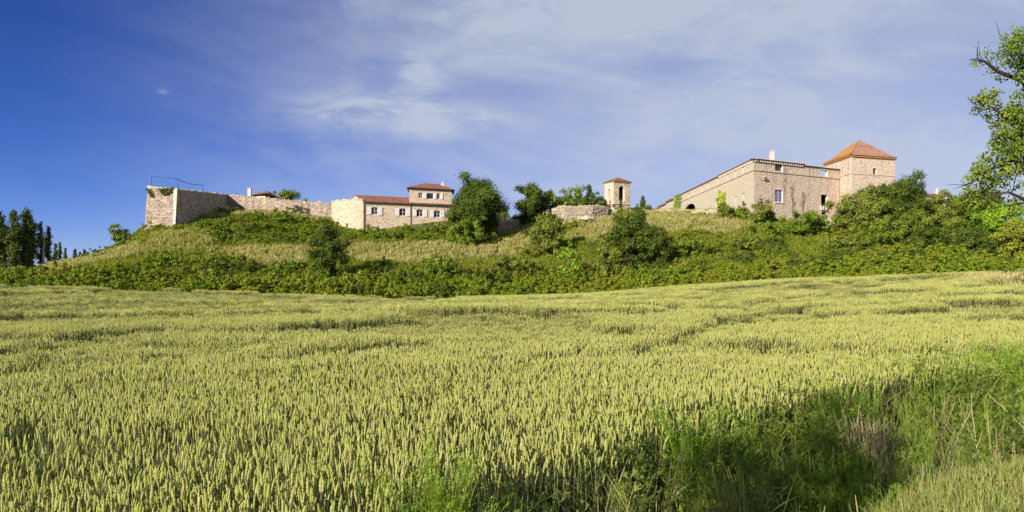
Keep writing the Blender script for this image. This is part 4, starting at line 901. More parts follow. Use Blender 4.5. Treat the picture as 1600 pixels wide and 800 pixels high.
mb.tube([(x0, y0, g0_), (x0 - 0.1, y0, (g0_ + zt) / 2), (x0 + 0.15, y0, zt)], [0.22, 0.16, 0.05], 6); mb.tube([(x0 - 0.05, y0, (g0_ + zt) * 0.55), (x0 + 0.5, y0, zt * 0.8)], [0.07, 0.03], 5); mb.build('trunk', M['pale_bark'], dt)
for k, (u, w_, top, lb) in enumerate(((86.5, 9, 380, 'leftmost narrow cypress right of the slim poplars'), (93.5, 9, 378, 'tallest narrow cypress of the left cypress clump'), (102, 7, 387, 'short narrow cypress standing alone between two cypress clumps'),
        (117, 8, 389, 'left cypress of the small clump at the hill foot'), (125, 7, 393, 'middle, lowest cypress of the small clump at the hill foot'), (132, 8, 389, 'right cypress of the small clump at the hill foot'))):
    T('cypress_tree', lb, u, 130 + (k % 3) * 2, w_, top, 'spire', 'cypress', 10 + k, 0.22, 1.1, 26, group='cypresses at the left end of the hill')
T('shrub', 'small dark bush at the foot of the slim poplars', 56, 108, 14, 415, 'shrub', 'dark', 17, 0.28, cat='shrub')
T('small_tree', 'small leaning green tree on the slope left of the bastion', 187, 128, 34, 350, 'round', 'mid', 18, 0.28, 0.7, 26)
T('shrub', 'low dark bush on the slope below the small leaning tree', 160, 124, 34, 385, 'shrub', 'mid', 19, 0.28, cat='shrub')
T('shrub', 'dark bush at the left foot of the bastion', 210, 124, 36, 370, 'shrub', 'olive', 20, 0.28, cat='shrub')
T('garden_tree', 'flat-topped green tree behind the curtain wall', 452, 165, 44, 296, 'round', 'mid', 21, 0.3, 0.8, 26)
T('shrub_tree', 'dark bushy tree alone on the slope below the long house', 513, 106, 66, 350, 'shrub', 'oak', 22, 0.22, 0.7, 40)
T('oak_tree', 'large round oak standing right of the long house', 745, 133, 92, 279, 'round', 'oak', 23, 0.26, 0.75, 70)
T('shrub', 'dense green bush under the large round oak', 730, 128, 60, 340, 'shrub', 'mid', 24, 0.28, cat='shrub')
T('garden_tree', 'round dark green tree behind the retaining wall', 826, 143, 60, 287, 'shrub', 'oak', 25, 0.3, 0.9, 44)
T('shrub', 'low green bush right of the round dark garden tree', 866, 145, 46, 301, 'shrub', 'mid', 26, 0.3, cat='shrub')
T('garden_tree', 'bright green garden tree behind the tumbled wall', 899, 147, 44, 290, 'shrub', 'mid', 27, 0.3, 0.8, 28)
T('fir_tree', 'dark blue-green conifer left of the bell tower', 920, 150, 34, 288, 'cone', 'blue', 28, 0.3, 0.9, 44)
T('shrub', 'dark bush at the left foot of the bell tower', 936, 145, 34, 302, 'shrub', 'oak', 29, 0.28, cat='shrub')
T('shrub', 'small pointed dark bush under the bell tower arch', 970, 143, 14, 310, 'cone', 'dark', 30, 0.22, cat='shrub')
T('cypress_tree', 'small lone cypress right of the bell tower', 1004.5, 150, 11, 306, 'spire', 'cypress', 31, 0.22, 1.1, 26)
T('shrub_tree', 'yellow-green bushy tree below the tumbled wall', 857, 122, 58, 334, 'shrub', 'olive', 32, 0.27, 0.8, 40)
T('young_tree', 'bright green young tree left of the dark slope trees', 889, 108, 36, 378, 'shrub', 'bright', 33, 0.25, 0.8, 24)
T('slope_tree', 'large dark tree with a peaked crown in the middle of the slope', 984, 109, 66, 330, 'shrub', 'oak', 34, 0.24, 0.75, 50)
T('slope_tree', 'lower olive tree joined to the left of the peaked slope tree', 948, 106, 52, 366, 'shrub', 'olive', 134, 0.24, 0.7, 34)
T('slope_tree', 'lower dark tree joined to the right of the peaked slope tree', 1022, 107, 54, 356, 'shrub', 'oak', 135, 0.24, 0.7, 36)
T('shrub', 'round olive bush below the bell tower', 975, 130, 30, 325, 'shrub', 'olive', 35, 0.27, cat='shrub')
CG = 'shrubs below the castle front'
T('shrub', 'low bush at the foot of the bright creeper', 1133, 134, 30, 319, 'shrub', 'olive', 36, 0.28, cat='shrub', group=CG)
T('shrub', 'small rounded dark bush just right of the creeper', 1160, 134, 26, 318.5, 'shrub', 'mid', 37, 0.28, cat='shrub', group=CG)
T('shrub', 'yellow-green spreading bush at the castle corner', 1188, 133, 44, 314, 'shrub', 'olive', 38, 0.28, 0.8, 36, cat='shrub', group=CG)
T('shrub', 'green bush filling the slope left of the castle front', 1205, 126, 70, 345, 'shrub', 'mid', 39, 0.28, 0.85, 40, cat='shrub', group=CG)
T('shrub_tree', 'feathery green bush tree before the castle front', 1258, 124, 66, 328, 'shrub', 'mid', 40, 0.27, 0.8, 44, group=CG)
T('shrub', 'mid-green bush right of the dark slope trees', 1075, 112, 70, 372, 'shrub', 'mid', 41, 0.27, cat='shrub')
T('shrub', 'pale green bush on the slope under the castle corner', 1150, 114, 80, 365, 'shrub', 'olive', 42, 0.27, cat='shrub')
RG = 'trees right of the castle tower'
T('broadleaf_tree', 'olive-green tree covering the foot of the castle tower', 1345, 126, 84, 293, 'shrub', 'olive', 43, 0.28, 0.8, 64, group=RG)
T('broadleaf_tree', 'tall dark green tree right of the castle tower', 1408, 128, 80, 281, 'shrub', 'oak', 44, 0.28, 0.95, 70, group=RG)
T('broadleaf_tree', 'far blue-green tree top behind the tall dark tree', 1428, 165, 40, 281, 'round', 'blue', 45, 0.32, 0.7, 24, group=RG)
T('broadleaf_tree', 'fresh green tree in front of the tall dark tree', 1420, 116, 90, 330, 'shrub', 'mid', 46, 0.27, 0.85, 56, group=RG)
T('broadleaf_tree', 'brownish-green tree below the far tiled roof', 1480, 128, 76, 304, 'shrub', 'olive', 47, 0.28, 0.9, 56, group=RG)
T('broadleaf_tree', 'dull green tree beneath the overhanging branches', 1530, 126, 70, 296, 'shrub', 'oak', 48, 0.28, 0.9, 56, group=RG)
T('broadleaf_tree', 'vivid green tree near the right frame edge', 1562, 108, 64, 318, 'shrub', 'bright', 49, 0.26, 0.9, 50, group=RG)
T('shrub', 'rounded yellow-olive bush at the right frame edge', 1597, 84, 72, 342, 'shrub', 'yellow', 50, 0.2, 0.9, 50, cat='shrub', group=RG)
T('shrub', 'shaggy bush with pale shoots right of the fresh green tree', 1490, 104, 60, 375, 'shrub', 'olive', 51, 0.25, 0.7, 36, cat='shrub', group=RG)
T('shrub', 'dark shaded bush beneath the dull green tree', 1535, 100, 64, 382, 'shrub', 'oak', 52, 0.25, cat='shrub', group=RG)
T('shrub', 'deep green bush left of the dark bushy tree', 455, 108, 60, 405, 'shrub', 'mid', 53, 0.24, cat='shrub')
T('shrub', 'round green bush in the middle of the lower slope', 690, 108, 60, 398, 'shrub', 'mid', 54, 0.25, cat='shrub')
T('shrub', 'olive bush left of the yellow-green bushy tree', 800, 110, 70, 398, 'shrub', 'olive', 55, 0.25, cat='shrub')
T('shrub', 'dark bush low on the left end of the hill', 285, 108, 70, 395, 'shrub', 'mid', 56, 0.25, cat='shrub')

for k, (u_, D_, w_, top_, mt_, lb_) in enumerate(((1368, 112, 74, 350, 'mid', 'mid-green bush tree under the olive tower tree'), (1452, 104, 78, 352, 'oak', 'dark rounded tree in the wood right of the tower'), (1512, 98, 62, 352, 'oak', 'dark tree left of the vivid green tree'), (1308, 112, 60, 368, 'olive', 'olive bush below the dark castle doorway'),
        (1222, 106, 74, 388, 'mid', 'wide low bush on the slope under the castle front'), (1556, 92, 56, 372, 'dark', 'shadowy bush left of the yellow-olive bush'), (612, 106, 110, 416, 'dark', 'long dark low bush added as shade right of the lone bushy tree'), (768, 106, 80, 420, 'dark', 'dark low bush added as shade in the middle of the hill foot'),  # the dark low bushes stand in for shadows the trees cast
        (1138, 104, 90, 404, 'dark', 'dark low bush added as shade right of the dark slope trees'), (1010, 118, 60, 352, 'oak', 'dark bush behind the dark slope trees'), (345, 106, 60, 408, 'dark', 'dark low bush added as shade under the left dry terrace'), (1395, 96, 90, 398, 'mid', 'wide fresh green bush at the foot of the wood'), (1285, 98, 80, 404, 'olive', 'pale olive bush near the field edge below the castle'))):
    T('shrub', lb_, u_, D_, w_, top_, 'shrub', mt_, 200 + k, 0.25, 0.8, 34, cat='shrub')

# big oak reaching in from the right frame edge
ox, oy = 36.0, 46.0; og = gz(ox, oy) - 0.2
oak = empty('overhanging_oak', (ox, oy, og), 'airy oak with open branches reaching in from the right edge', 'tree')
R = np.random.default_rng(77); mb = MB(); fork = np.array([ox - 0.5, oy, og + 4.2])
mb.tube([(ox, oy, og - 0.3), (ox - 0.1, oy, og + 2), fork, (ox - 0.4, oy + 0.2, 8.5), (ox, oy, 12.5)], [0.5, 0.4, 0.34, 0.2, 0.06], 9)
clumps = []; 
def limb(points, rad, D0=46.0):
    pts = [np.array(P(u, r, D0 + dd)) for u, r, dd in points]; mb.tube([fork + np.array([0, 0, 0.4])] + pts, [rad] + [rad * (1 - 0.85 * (i + 1) / len(pts)) for i in range(len(pts))], 6); return pts
limb([(1640, 250, 0), (1600, 128, 0), (1560, 112, -0.4), (1540, 97, -0.8), (1528, 92, -1)], 0.22)
limb([(1650, 260, 0), (1610, 150, 0.8), (1570, 60, 1.0)], 0.2); limb([(1620, 250, 0), (1590, 200, -0.6), (1555, 170, -1), (1530, 160, -1)], 0.2)
limb([(1640, 300, 0), (1585, 250, -0.5), (1545, 265, -1.0), (1520, 285, -1.2)], 0.2); limb([(1630, 290, 0), (1595, 240, 1), (1582, 300, 1.2)], 0.18); limb([(1620, 320, -1), (1575, 300, -2), (1530, 310, -2)], 0.16)
for a in ((1528, 92, 1520, 74), (1528, 92, 1515, 92), (1540, 97, 1528, 62), (1533, 95, 1512, 106), (1570, 60, 1556, 32), (1550, 104, 1545, 70), (1560, 112, 1558, 80), (1530, 160, 1512, 150), (1530, 160, 1516, 175), (1545, 265, 1516, 262), (1520, 285, 1478, 288), (1520, 285, 1488, 296), (1575, 255, 1590, 330)):
    p0 = np.array(P(a[0], a[1], 45.2)); p1 = np.array(P(a[2], a[3], 45.0)); m_ = (p0 + p1) / 2 + R.normal(size=3) * 0.12; mb.tube([p0, m_, p1], [0.035, 0.022, 0.006], 4)
link('trunk', mb.mesh('trunk', M['bark'], (ox, oy, og)), oak)
spec = [  # column, row, radius px, density
 (1585, 70, 22, .8), (1600, 95, 26, .9), (1575, 98, 15, .35), (1558, 88, 12, .2), (1540, 84, 13, .16), (1525, 100, 12, .2), (1590, 50, 14, .5), (1565, 118, 12, .35), (1548, 110, 10, .15),
 (1535, 155, 16, .75), (1550, 165, 15, .8), (1528, 170, 12, .6), (1555, 148, 12, .7), (1543, 182, 10, .5), (1590, 150, 14, .5), (1575, 180, 18, .9), (1595, 185, 20, .9), (1565, 205, 16, .8), (1585, 215, 18, .9),
 (1560, 225, 16, .8), (1600, 235, 20, .9), (1575, 240, 18, .9), (1548, 250, 15, .7), (1530, 268, 17, .75), (1517, 282, 14, .6), (1550, 280, 18, .8), (1575, 268, 18, .75), (1600, 262, 16, .6), (1540, 300, 17, .7), (1510, 300, 12, .6),
 (1560, 308, 14, .5), (1570, 290, 10, .4), (1500, 310, 9, .4), (1592, 290, 10, .3), (1525, 318, 14, .7),
 (1595, 120, 14, .6), (1588, 165, 14, .8), (1602, 205, 18, .9), (1555, 190, 12, .6), (1590, 235, 16, .9), (1562, 258, 14, .8), (1535, 250, 10, .5), (1588, 320, 16, .6), (1548, 322, 14, .7), (1606, 60, 20, .8), (1570, 78, 13, .5), (1640, 60, 35, .7), (1630, 130, 34, .7), (1640, 200, 36, .7), (1700, 80, 45, .6), (1720, 170, 50, .6), (1680, 250, 40, .6), (1760, 120, 55, .6), (1790, 220, 50, .6), (1650, 20, 25, .6), (1720, 10, 40, .6), (1640, 290, 25, .5), (1740, 290, 40, .5)]
Cs = []; Ns = []; Ts = []
for u, row, rp_, dn in spec:
    for dd in (0,) if rp_ < 16 else (-0.7, 0.9):
        c = np.array(P(u, row, 45.6 + dd + R.normal() * 0.5)); r_ = rp_ / F * 45.6; n = int(dn * 4 * pi * r_ ** 2 * 36) + 16
        d = R.normal(size=(n, 3)); d /= np.linalg.norm(d, axis=1, keepdims=True); k = r_ * R.random(n) ** 0.5 * (1 + 0.3 * np.sin(3 * d[:, 0] + row) * np.sin(4 * d[:, 2] + u))
        Cs.append(c + d * k[:, None]); Ns.append(d * 0.5 + R.normal(size=(n, 3)) * 0.7); Ts.append(np.clip(R.normal(0.5, 0.25, n) + R.uniform(-0.3, 0.3), 0, 1))
p = np.concatenate(Cs); nn = np.concatenate(Ns); t = np.concatenate(Ts); V, Fq, tv_ = leaf_cloud(p, nn, R.uniform(0.6, 1.3, len(p)) * 0.19, R, t)
link('crown', mesh_np('crown', V - np.array([ox, oy, og]), Fq, LEAF['mid'], {'tint': ('POINT', tv_)}), oak)

# ------------------------------------------------------------------ scattered vegetation (geometry-node instances)
def scatter(name, label, protos, pts, rots, scales, idx, kind='stuff'):
    """protos: list of meshes; pts (n,3) numpy"""
    c = bpy.data.collections.new(name + '_kinds')
    for i, me in enumerate(protos):
        o = bpy.data.objects.new('%s_kind_%03d' % (name, i), me); c.objects.link(o)
    me = bpy.data.meshes.new(name); me.vertices.add(len(pts)); me.vertices.foreach_set('co', np.asarray(pts, dtype=np.float32).ravel())
    a = me.attributes.new('rot', 'FLOAT_VECTOR', 'POINT'); a.data.foreach_set('vector', np.asarray(rots, dtype=np.float32).ravel())
    a = me.attributes.new('size', 'FLOAT_VECTOR', 'POINT'); a.data.foreach_set('vector', np.asarray(scales, dtype=np.float32).ravel())
    a = me.attributes.new('which', 'INT', 'POINT'); a.data.foreach_set('value', np.asarray(idx, dtype=np.int32))
    o = link(name, me); tag(o, label, kind=kind)
    ng = bpy.data.node_groups.new(name + '_scatter', 'GeometryNodeTree')
    ng.interface.new_socket('Geometry', in_out='INPUT', socket_type='NodeSocketGeometry'); ng.interface.new_socket('Geometry', in_out='OUTPUT', socket_type='NodeSocketGeometry')
    nd = ng.nodes; gi = nd.new('NodeGroupInput'); go = nd.new('NodeGroupOutput'); ip = nd.new('GeometryNodeInstanceOnPoints'); ci = nd.new('GeometryNodeCollectionInfo')
    ci.inputs['Collection'].default_value = c; ci.inputs['Separate Children'].default_value = True; ci.inputs['Reset Children'].default_value = True
    def na(nm, tp):
        n = nd.new('GeometryNodeInputNamedAttribute'); n.data_type = tp; n.inputs['Name'].default_value = nm; return n.outputs['Attribute']
    L = ng.links.new
    L(gi.outputs[0], ip.inputs['Points']); L(ci.outputs[0], ip.inputs['Instance']); ip.inputs['Pick Instance'].default_value = True
    L(na('which', 'INT'), ip.inputs['Instance Index']); L(na('size', 'FLOAT_VECTOR'), ip.inputs['Scale'])
    er = nd.new('FunctionNodeEulerToRotation'); L(na('rot', 'FLOAT_VECTOR'), er.inputs[0]); L(er.outputs[0], ip.inputs['Rotation'])
    L(ip.outputs[0], go.inputs[0])
    md = o.modifiers.new('scatter', 'NODES'); md.node_group = ng
    return o
def grass_mat(name, c1, c2, c3, transl=0.3): return leaf_mat(name, c1, c2, c3, transl=transl, rough=0.65, spec=0.1)
M['ear'] = grass_mat('wheat_ear', (0.305, 0.36, 0.072, 1), (0.405, 0.43, 0.125, 1), (0.48, 0.44, 0.19, 1), 0.25)
M['straw'] = grass_mat('wheat_stem', (0.15, 0.19, 0.06, 1), (0.22, 0.24, 0.09, 1), (0.26, 0.23, 0.11, 1), 0.15)
M['blade'] = grass_mat('wheat_leaf', (0.09, 0.15, 0.04, 1), (0.17, 0.22, 0.06, 1), (0.26, 0.23, 0.10, 1), 0.3)
WM = [M['ear'], M['straw'], M['blade']]
def wheat_plant(mb, R, x=0, y=0, detail=2, H=0.8, lean=0.035, ear_k=1.0):
    a = R.uniform(0, 2 * pi); l = abs(R.gauss(0, lean)) + 0.02; ex, ey = l * cos(a) + 0.01, l * sin(a)
    zt = H * R.uniform(0.84, 1.04); el_ = R.uniform(0.075, 0.11) * ear_k; er = R.uniform(0.0040, 0.0054) * ear_k
    q = lambda t: (x + ex * t * t, y + ey * t * t, zt * t)
    ns = {2: 4, 1: 2, 0: 1}[detail]; z0 = 0 if detail else 0.45; tn = R.random()
    zs = np.linspace(z0, (zt - el_) / zt, ns + 1); w_ = 0.0022 * (1 if detail == 2 else 1.8)
    mb.tube([q(t) for t in zs], [w_ * (1.3 - 0.5 * i / ns) for i in range(ns + 1)], 3, tn, 1, cap=False)
    nr = {2: 8, 1: 4, 0: 3}[detail]; t0 = (zt - el_) / zt; nod = R.uniform(0, 0.14); pts = []; rad = []
    for i in range(nr + 1):
        f = i / nr; p = q(t0 + (1 - t0) * f); pts.append((p[0] + nod * el_ * f * f * cos(a), p[1] + nod * el_ * f * f * sin(a), p[2]))
        base = er * (0.45 + 1.1 * sin(pi * min(1, f * 0.9 + 0.08)) ** 0.7) * (0.25 if i == nr else 1); rad.append(base * (1 + (0.2 if i % 2 else -0.12) * (detail == 2)))
    mb.tube(pts, rad, 6 if detail == 2 else 4 if detail else 3, tn, 0, cap=False)
    for k in range({2: 3, 1: 2, 0: 0}[detail]):
        t = R.uniform(0.35, 0.85); b0_ = np.array(q(t)); aa = R.uniform(0, 2 * pi); Ln = R.uniform(0.12, 0.24); d = np.array([cos(aa), sin(aa), 0]); s_ = np.array([-sin(aa), cos(aa), 0]) * R.uniform(0.003, 0.006) * (1 if detail == 2 else 1.5)
        f = [b0_ + d * Ln * v * 0.8 + np.array([0, 0, Ln * (0.9 * v - 0.95 * v * v)]) for v in (0, 0.35, 0.7, 1.0)]; wd = (0.7, 1, 0.7, 0.05)
        for j in range(3): mb.face([f[j] - s_ * wd[j], f[j] + s_ * wd[j], f[j + 1] + s_ * wd[j + 1], f[j + 1] - s_ * wd[j + 1]], R.random(), 2)
def wheat_proto(seed, n, rad, detail, **k):
    R = random.Random(seed); mb = MB()
    for i in range(n):
        a = R.uniform(0, 2 * pi); r = rad * sqrt(R.random()); wheat_plant(mb, R, r * cos(a), r * sin(a), detail, **k)
    return mb.mesh('wheat_plant', WM)
near_p = [wheat_proto(100 + i, 1, 0, 2, lean=0.03 + 0.05 * (i % 4 == 0)) for i in range(14)]
mid_p = [wheat_proto(200 + i, 10, 0.17, 1, ear_k=1.02) for i in range(8)]
far_p = [wheat_proto(300 + i, 26, 0.42, 0, ear_k=1.4) for i in range(8)]

# tramlines and wind-flattened streaks in the crop: polylines in plan
def GP(u, row, z=-1.35): D = -z * F / (row - HR); return (P(u, 0, D)[0], D)
TRAM = [([GP(-120, 556, -1.42), GP(0, 553, -1.42), GP(240, 549), GP(470, 545), GP(560, 535), GP(720, 522), GP(860, 512), GP(960, 505)], 0.42, 0.75),
        ([GP(0, 533, -1.5), GP(60, 531, -1.5), GP(110, 529, -1.5)], 0.35, 0.8), ([GP(105, 536, -1.45), GP(130, 534, -1.45)], 0.35, 0.9),
        ([GP(25, 523, -1.6), GP(120, 519, -1.6), GP(230, 512, -1.65)], 0.5, 0.6),
        ([(-22, 38), (-14, 41), (-7, 44), (0, 47)], 0.5, 0.7), ([(-34, 58), (-22, 60), (-10, 63), (2, 66)], 0.6, 0.6), ([(-40, 70), (-28, 72), (-18, 73)], 0.8, 0.7), ([(-26, 50), (-18, 52), (-10, 53)], 0.5, 0.6),
        ([GP(790, 560), GP(840, 557)], 0.3, 0.6), ([GP(1000, 545), GP(1060, 520), GP(1110, 505), GP(1160, 493), GP(1210, 480, -1.2), GP(1290, 465, -1.0)], 0.25, 0.5),
        ([(8, 40), (12, 48), (14, 56), (18, 68)], 0.35, 0.5), ([(3, 33), (8, 36), (13, 41), (18, 47)], 0.4, 0.5), ([GP(1190, 495), GP(1290, 484, -1.25)], 0.3, 0.6), ([GP(1350, 540, -1.3), GP(1450, 535, -1.3)], 0.3, 0.6),
        ([GP(1400, 478, -1.1), GP(1470, 474, -1.1)], 0.4, 0.8), ([GP(1495, 476, -1.1), GP(1520, 473, -1.1)], 0.5, 0.9), ([GP(1130, 492), GP(1150, 490)], 0.4, 0.9), ([GP(700, 497), GP(740, 494)], 0.3, .7),
        ([GP(560, 655), GP(625, 652)], 0.16, 0.9), ([GP(270, 655), GP(330, 650)], 0.12, 0.8), ([GP(20, 650), GP(75, 660)], 0.14, 0.8), ([GP(380, 700), GP(420, 690)], 0.1, 0.8)]
def line_dist(X, Y, pl):
    best = np.full(len(X), 1e9); pl = np.array(pl, float)
    for a, b_ in zip(pl[:-1], pl[1:]):
        d = b_ - a; t = np.clip(((X - a[0]) * d[0] + (Y - a[1]) * d[1]) / (d @ d), 0, 1); best = np.minimum(best, np.hypot(X - a[0] - t * d[0], Y - a[1] - t * d[1]))
    return best
def wheat_points(n, d0, d1, s0):
    R = np.random.default_rng(s0)
    Y = np.sqrt(R.uniform(d0 ** 2, d1 ** 2, n)); X = R.uniform(-1, 1, n) * (0.70 * Y + 3.0); w = (0.70 * Y + 3.0) / (0.70 * Y + 3.0)
    u = 800 + F * X / Y; vd = verge_dist(X, Y); ed = edge_y(np.clip(u, -900, 2400)) - Y
    keep = (vd > 0.35 * (fbm(X * 1.1, Y * 1.1) - 0.35)) & (ed > 0.3 + 0.5 * fbm(X * 0.7, Y * 0.7))
    keep &= ~((line_dist(X, Y, TRACK) < 1.75))
    lod = sstep(-2, -12, X) * sstep(24, 34, Y); lod = np.maximum(lod, 0.35 * sstep(0.55, 0.75, fbm(X * 0.06, Y * 0.09)))
    wav = fbm(X * 0.18, Y * 0.45 + 0.05 * X, 3)
    gap = np.zeros(n); low = np.zeros(n)
    jx = 0.9 * (fbm(X * 0.5, Y * 0.5) - 0.5); jy = 0.9 * (fbm(Y * 0.5, X * 0.5 + 9) - 0.5)
    for pl, wd, pr in TRAM:
        wd = wd * 1.9 * np.clip(Y / 15.0, 0.55, 4.0); d = line_dist(X + jx * np.clip(Y / 20, .4, 2), Y + 0.6 * wd + jy * np.clip(Y / 20, .4, 2), pl)
        g = np.where(d < wd, np.clip(pr * (0.25 + 1.35 * fbm(X * 0.4, Y * 0.4, 2)), 0, 1), 0); gap = np.maximum(gap, 0.9 * g); low = np.maximum(low, g)
    st_ = fbm(X * 0.11 + 40 + 0.05 * Y, Y * 0.17 + 11, 3); g = sstep(0.56, 0.60, st_ + 0.07 * lod); g = g * sstep(14, 34, Y); gap = np.maximum(gap, 0.75 * g); low = np.maximum(low, 1.0 * g)
    st3 = fbm(X * 0.24 + 14 - 0.08 * Y, Y * 0.36 + 31, 3); g = sstep(0.575, 0.62, st3 + 0.13 * lod); g = g * (0.25 + 0.75 * sstep(12, 30, Y)); gap = np.maximum(gap, 0.65 * g); low = np.maximum(low, 0.95 * g)
    st2 = fbm(X * 0.9 + 4, Y * 1.8 + 71, 2); gap = np.maximum(gap, sstep(0.60, 0.74, st2) * 0.85 * sstep(26, 8, Y))
    keep &= R.random(n) > gap
    X, Y, lod, wav, gap, low = X[keep], Y[keep], lod[keep], wav[keep], gap[keep], low[keep]; n = len(X)
    sw = fbm(X * 0.12 + 3, Y * 0.2 + 8) * 6.28; la = 0.04 + 0.10 * (wav - 0.3) + 0.75 * lod * fbm(X * 0.25 + 31, Y * 0.4, 3)
    rx = R.normal(0, 0.055, n) + la * np.sin(sw) * 0.8 - 0.05; ry = R.normal(0, 0.055, n) + la * np.cos(sw) * 0.7 + 0.04
    hs = (0.90 + 0.22 * (wav - 0.5) + 0.07 * (fbm(X * 2, Y * 2, 2) - 0.5)) * (1 - 0.22 * lod * fbm(X * 0.3, Y * 0.6 + 5)) * (1 - low * R.uniform(0.45, 0.75, n))
    hs *= R.normal(1, 0.065, n)
    sc = np.stack([np.ones(n), np.ones(n), hs], 1) * R.uniform(0.95, 1.12, n)[:, None]; sc[:, 2] = hs * 1.04
    return np.stack([X, Y, ground_z(X, Y)], 1), np.stack([rx, ry, R.uniform(0, 6.28, n)], 1), sc, R
def area(d0, d1): return 0.7 * (d1 ** 2 - d0 ** 2) + 6 * (d1 - d0)
for nm, lb, pr, d0, d1, dens_, s0 in (('wheat_near', 'ripening green-gold wheat ears closest to the camera', near_p, 3.3, 12.5, 400, 1), ('wheat_middle', 'ripening wheat in the middle of the field', mid_p, 12.2, 36, 48, 2), ('wheat_far', 'far wheat reaching to the foot of the hill', far_p, 35.5, 101, 13, 3)):
    pt, ro, sc, R = wheat_points(int(area(d0, d1) * dens_), d0, d1, s0); scatter(nm, lb, pr, pt, ro, sc, R.integers(0, len(pr), len(pt)))

# hillside: dry grass, green grass, bramble thicket
def tuft_proto(seed, n, rad, hmin, hmax, wd, mat, seeds=False, spread=0.35):
    R = random.Random(seed); mb = MB()
    for i in range(n):
        a = R.uniform(0, 2 * pi); r = rad * sqrt(R.random()); p = np.array([r * cos(a), r * sin(a), -0.05]); h = R.uniform(hmin, hmax); b2 = R.uniform(0, 2 * pi); l = abs(R.gauss(0, spread)) * h
        d = np.array([cos(b2), sin(b2), 0]); s_ = np.array([-sin(b2), cos(b2), 0]) * wd * R.uniform(0.6, 1.3); tn = R.random()
        f = [p + d * l * v * v + np.array([0, 0, h * (v - 0.18 * v * v * abs(l) / h)]) for v in (0, 0.5, 0.82, 1)]; ww_ = (1, 0.8, 0.75 if not seeds else 1.1, 0.15 if not seeds else 0.5)
        for j in range(3): mb.face([f[j] - s_ * ww_[j], f[j] + s_ * ww_[j], f[j + 1] + s_ * ww_[j + 1], f[j + 1] - s_ * ww_[j + 1]], tn)
    return mb.mesh('tuft', mat)
def bush_proto(seed, r, h, mat, leaf, dens=0.8, nc=11):
    R = np.random.default_rng(seed); C, rr = crown_clumps('shrub', r * 2, h, R, nc); p, nn, t = crown_leaves(C, rr, R, leaf, dens); k = p[:, 2] > -0.15
    V, Fq, tv_ = leaf_cloud(p[k], nn[k], R.uniform(0.65, 1.35, k.sum()) * leaf, R, t[k]); return mesh_np('clump', V, Fq, mat, {'tint': ('POINT', tv_)})
M['dry'] = grass_mat('dry_grass', (0.40, 0.34, 0.15, 1), (0.55, 0.46, 0.24, 1), (0.36, 0.37, 0.12, 1), 0.25)
M['yellowgrass'] = grass_mat('yellow_green_grass', (0.24, 0.28, 0.05, 1), (0.36, 0.36, 0.09, 1), (0.42, 0.36, 0.14, 1), 0.3)
M['greengrass'] = grass_mat('green_grass', (0.13, 0.185, 0.016, 1), (0.24, 0.285, 0.030, 1), (0.30, 0.30, 0.05, 1), 0.35)
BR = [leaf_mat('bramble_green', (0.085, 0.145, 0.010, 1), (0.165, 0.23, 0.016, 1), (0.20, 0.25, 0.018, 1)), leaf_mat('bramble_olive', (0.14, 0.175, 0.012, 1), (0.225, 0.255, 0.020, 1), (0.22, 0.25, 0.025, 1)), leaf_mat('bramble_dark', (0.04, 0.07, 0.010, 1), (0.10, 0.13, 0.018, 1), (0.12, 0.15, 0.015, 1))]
def poly_in(u, r, pl):
    c = np.zeros(len(u), bool); pl = np.array(pl, float)
    for i in range(len(pl)):
        (x1, y1), (x2, y2) = pl[i], pl[i - 1]
        with np.errstate(divide='ignore', invalid='ignore'): c ^= ((y1 > r) != (y2 > r)) & (u < (x2 - x1) * (r - y1) / (y2 - y1 + 1e-9) + x1)
    return c
DRYZ = [[(60, 432), (80, 416), (150, 400), (225, 386), (262, 386), (225, 402), (160, 415), (100, 428)], [(320, 394), (400, 391), (500, 391), (480, 414), (400, 418), (330, 410)], [(535, 384), (760, 384), (845, 370), (850, 396), (760, 408), (680, 412), (560, 410), (530, 398)],
        [(905, 366), (930, 346), (1000, 336), (1080, 332), (1165, 340), (1150, 366), (1060, 372), (985, 350), (940, 372)], [(272, 352), (300, 335), (345, 330), (345, 342), (300, 346)], [(345, 337), (420, 334), (530, 344), (530, 349), (420, 340), (345, 341)], [(530, 350), (700, 346), (700, 350), (530, 353)]]
YELZ = [[(225, 392), (250, 370), (310, 362), (340, 380), (320, 396), (260, 398)], [(760, 372), (840, 352), (850, 366), (770, 376)], [(880, 380), (910, 352), (955, 345), (985, 356), (940, 385)], [(1160, 345), (1180, 340), (1180, 360), (1150, 366)]]
R = np.random.default_rng(11)
def hill_points(n, smax=50, u0=-120, u1=1760):
    u = R.uniform(u0, u1, n); s = R.uniform(0.3, smax, n); Y = edge_y(u) + s; X = (u - 800) / F * Y; z = ground_z(X, Y); row = HR - z / Y * F
    return u, s, X, Y, z, row
u, s, X, Y, z, row = hill_points(52000, 54)
dry = np.zeros(len(u), bool); yel = np.zeros(len(u), bool)
ju = u + 26 * (fbm(X * 0.3, Y * 0.3) - 0.5); jr = row + 12 * (fbm(X * 0.3 + 9, Y * 0.3) - 0.5)
for pl in DRYZ: dry |= poly_in(ju, jr, pl)
for pl in YELZ: yel |= poly_in(ju, jr, pl)
yel &= ~dry; bldg = (Y > 138.5) & (X > 41) | ((u > 565) & (u < 712) & (Y > 137.5)) | ((u > 228) & (u < 360) & (Y > 127.6) & (X < qC[0] + 0.3))
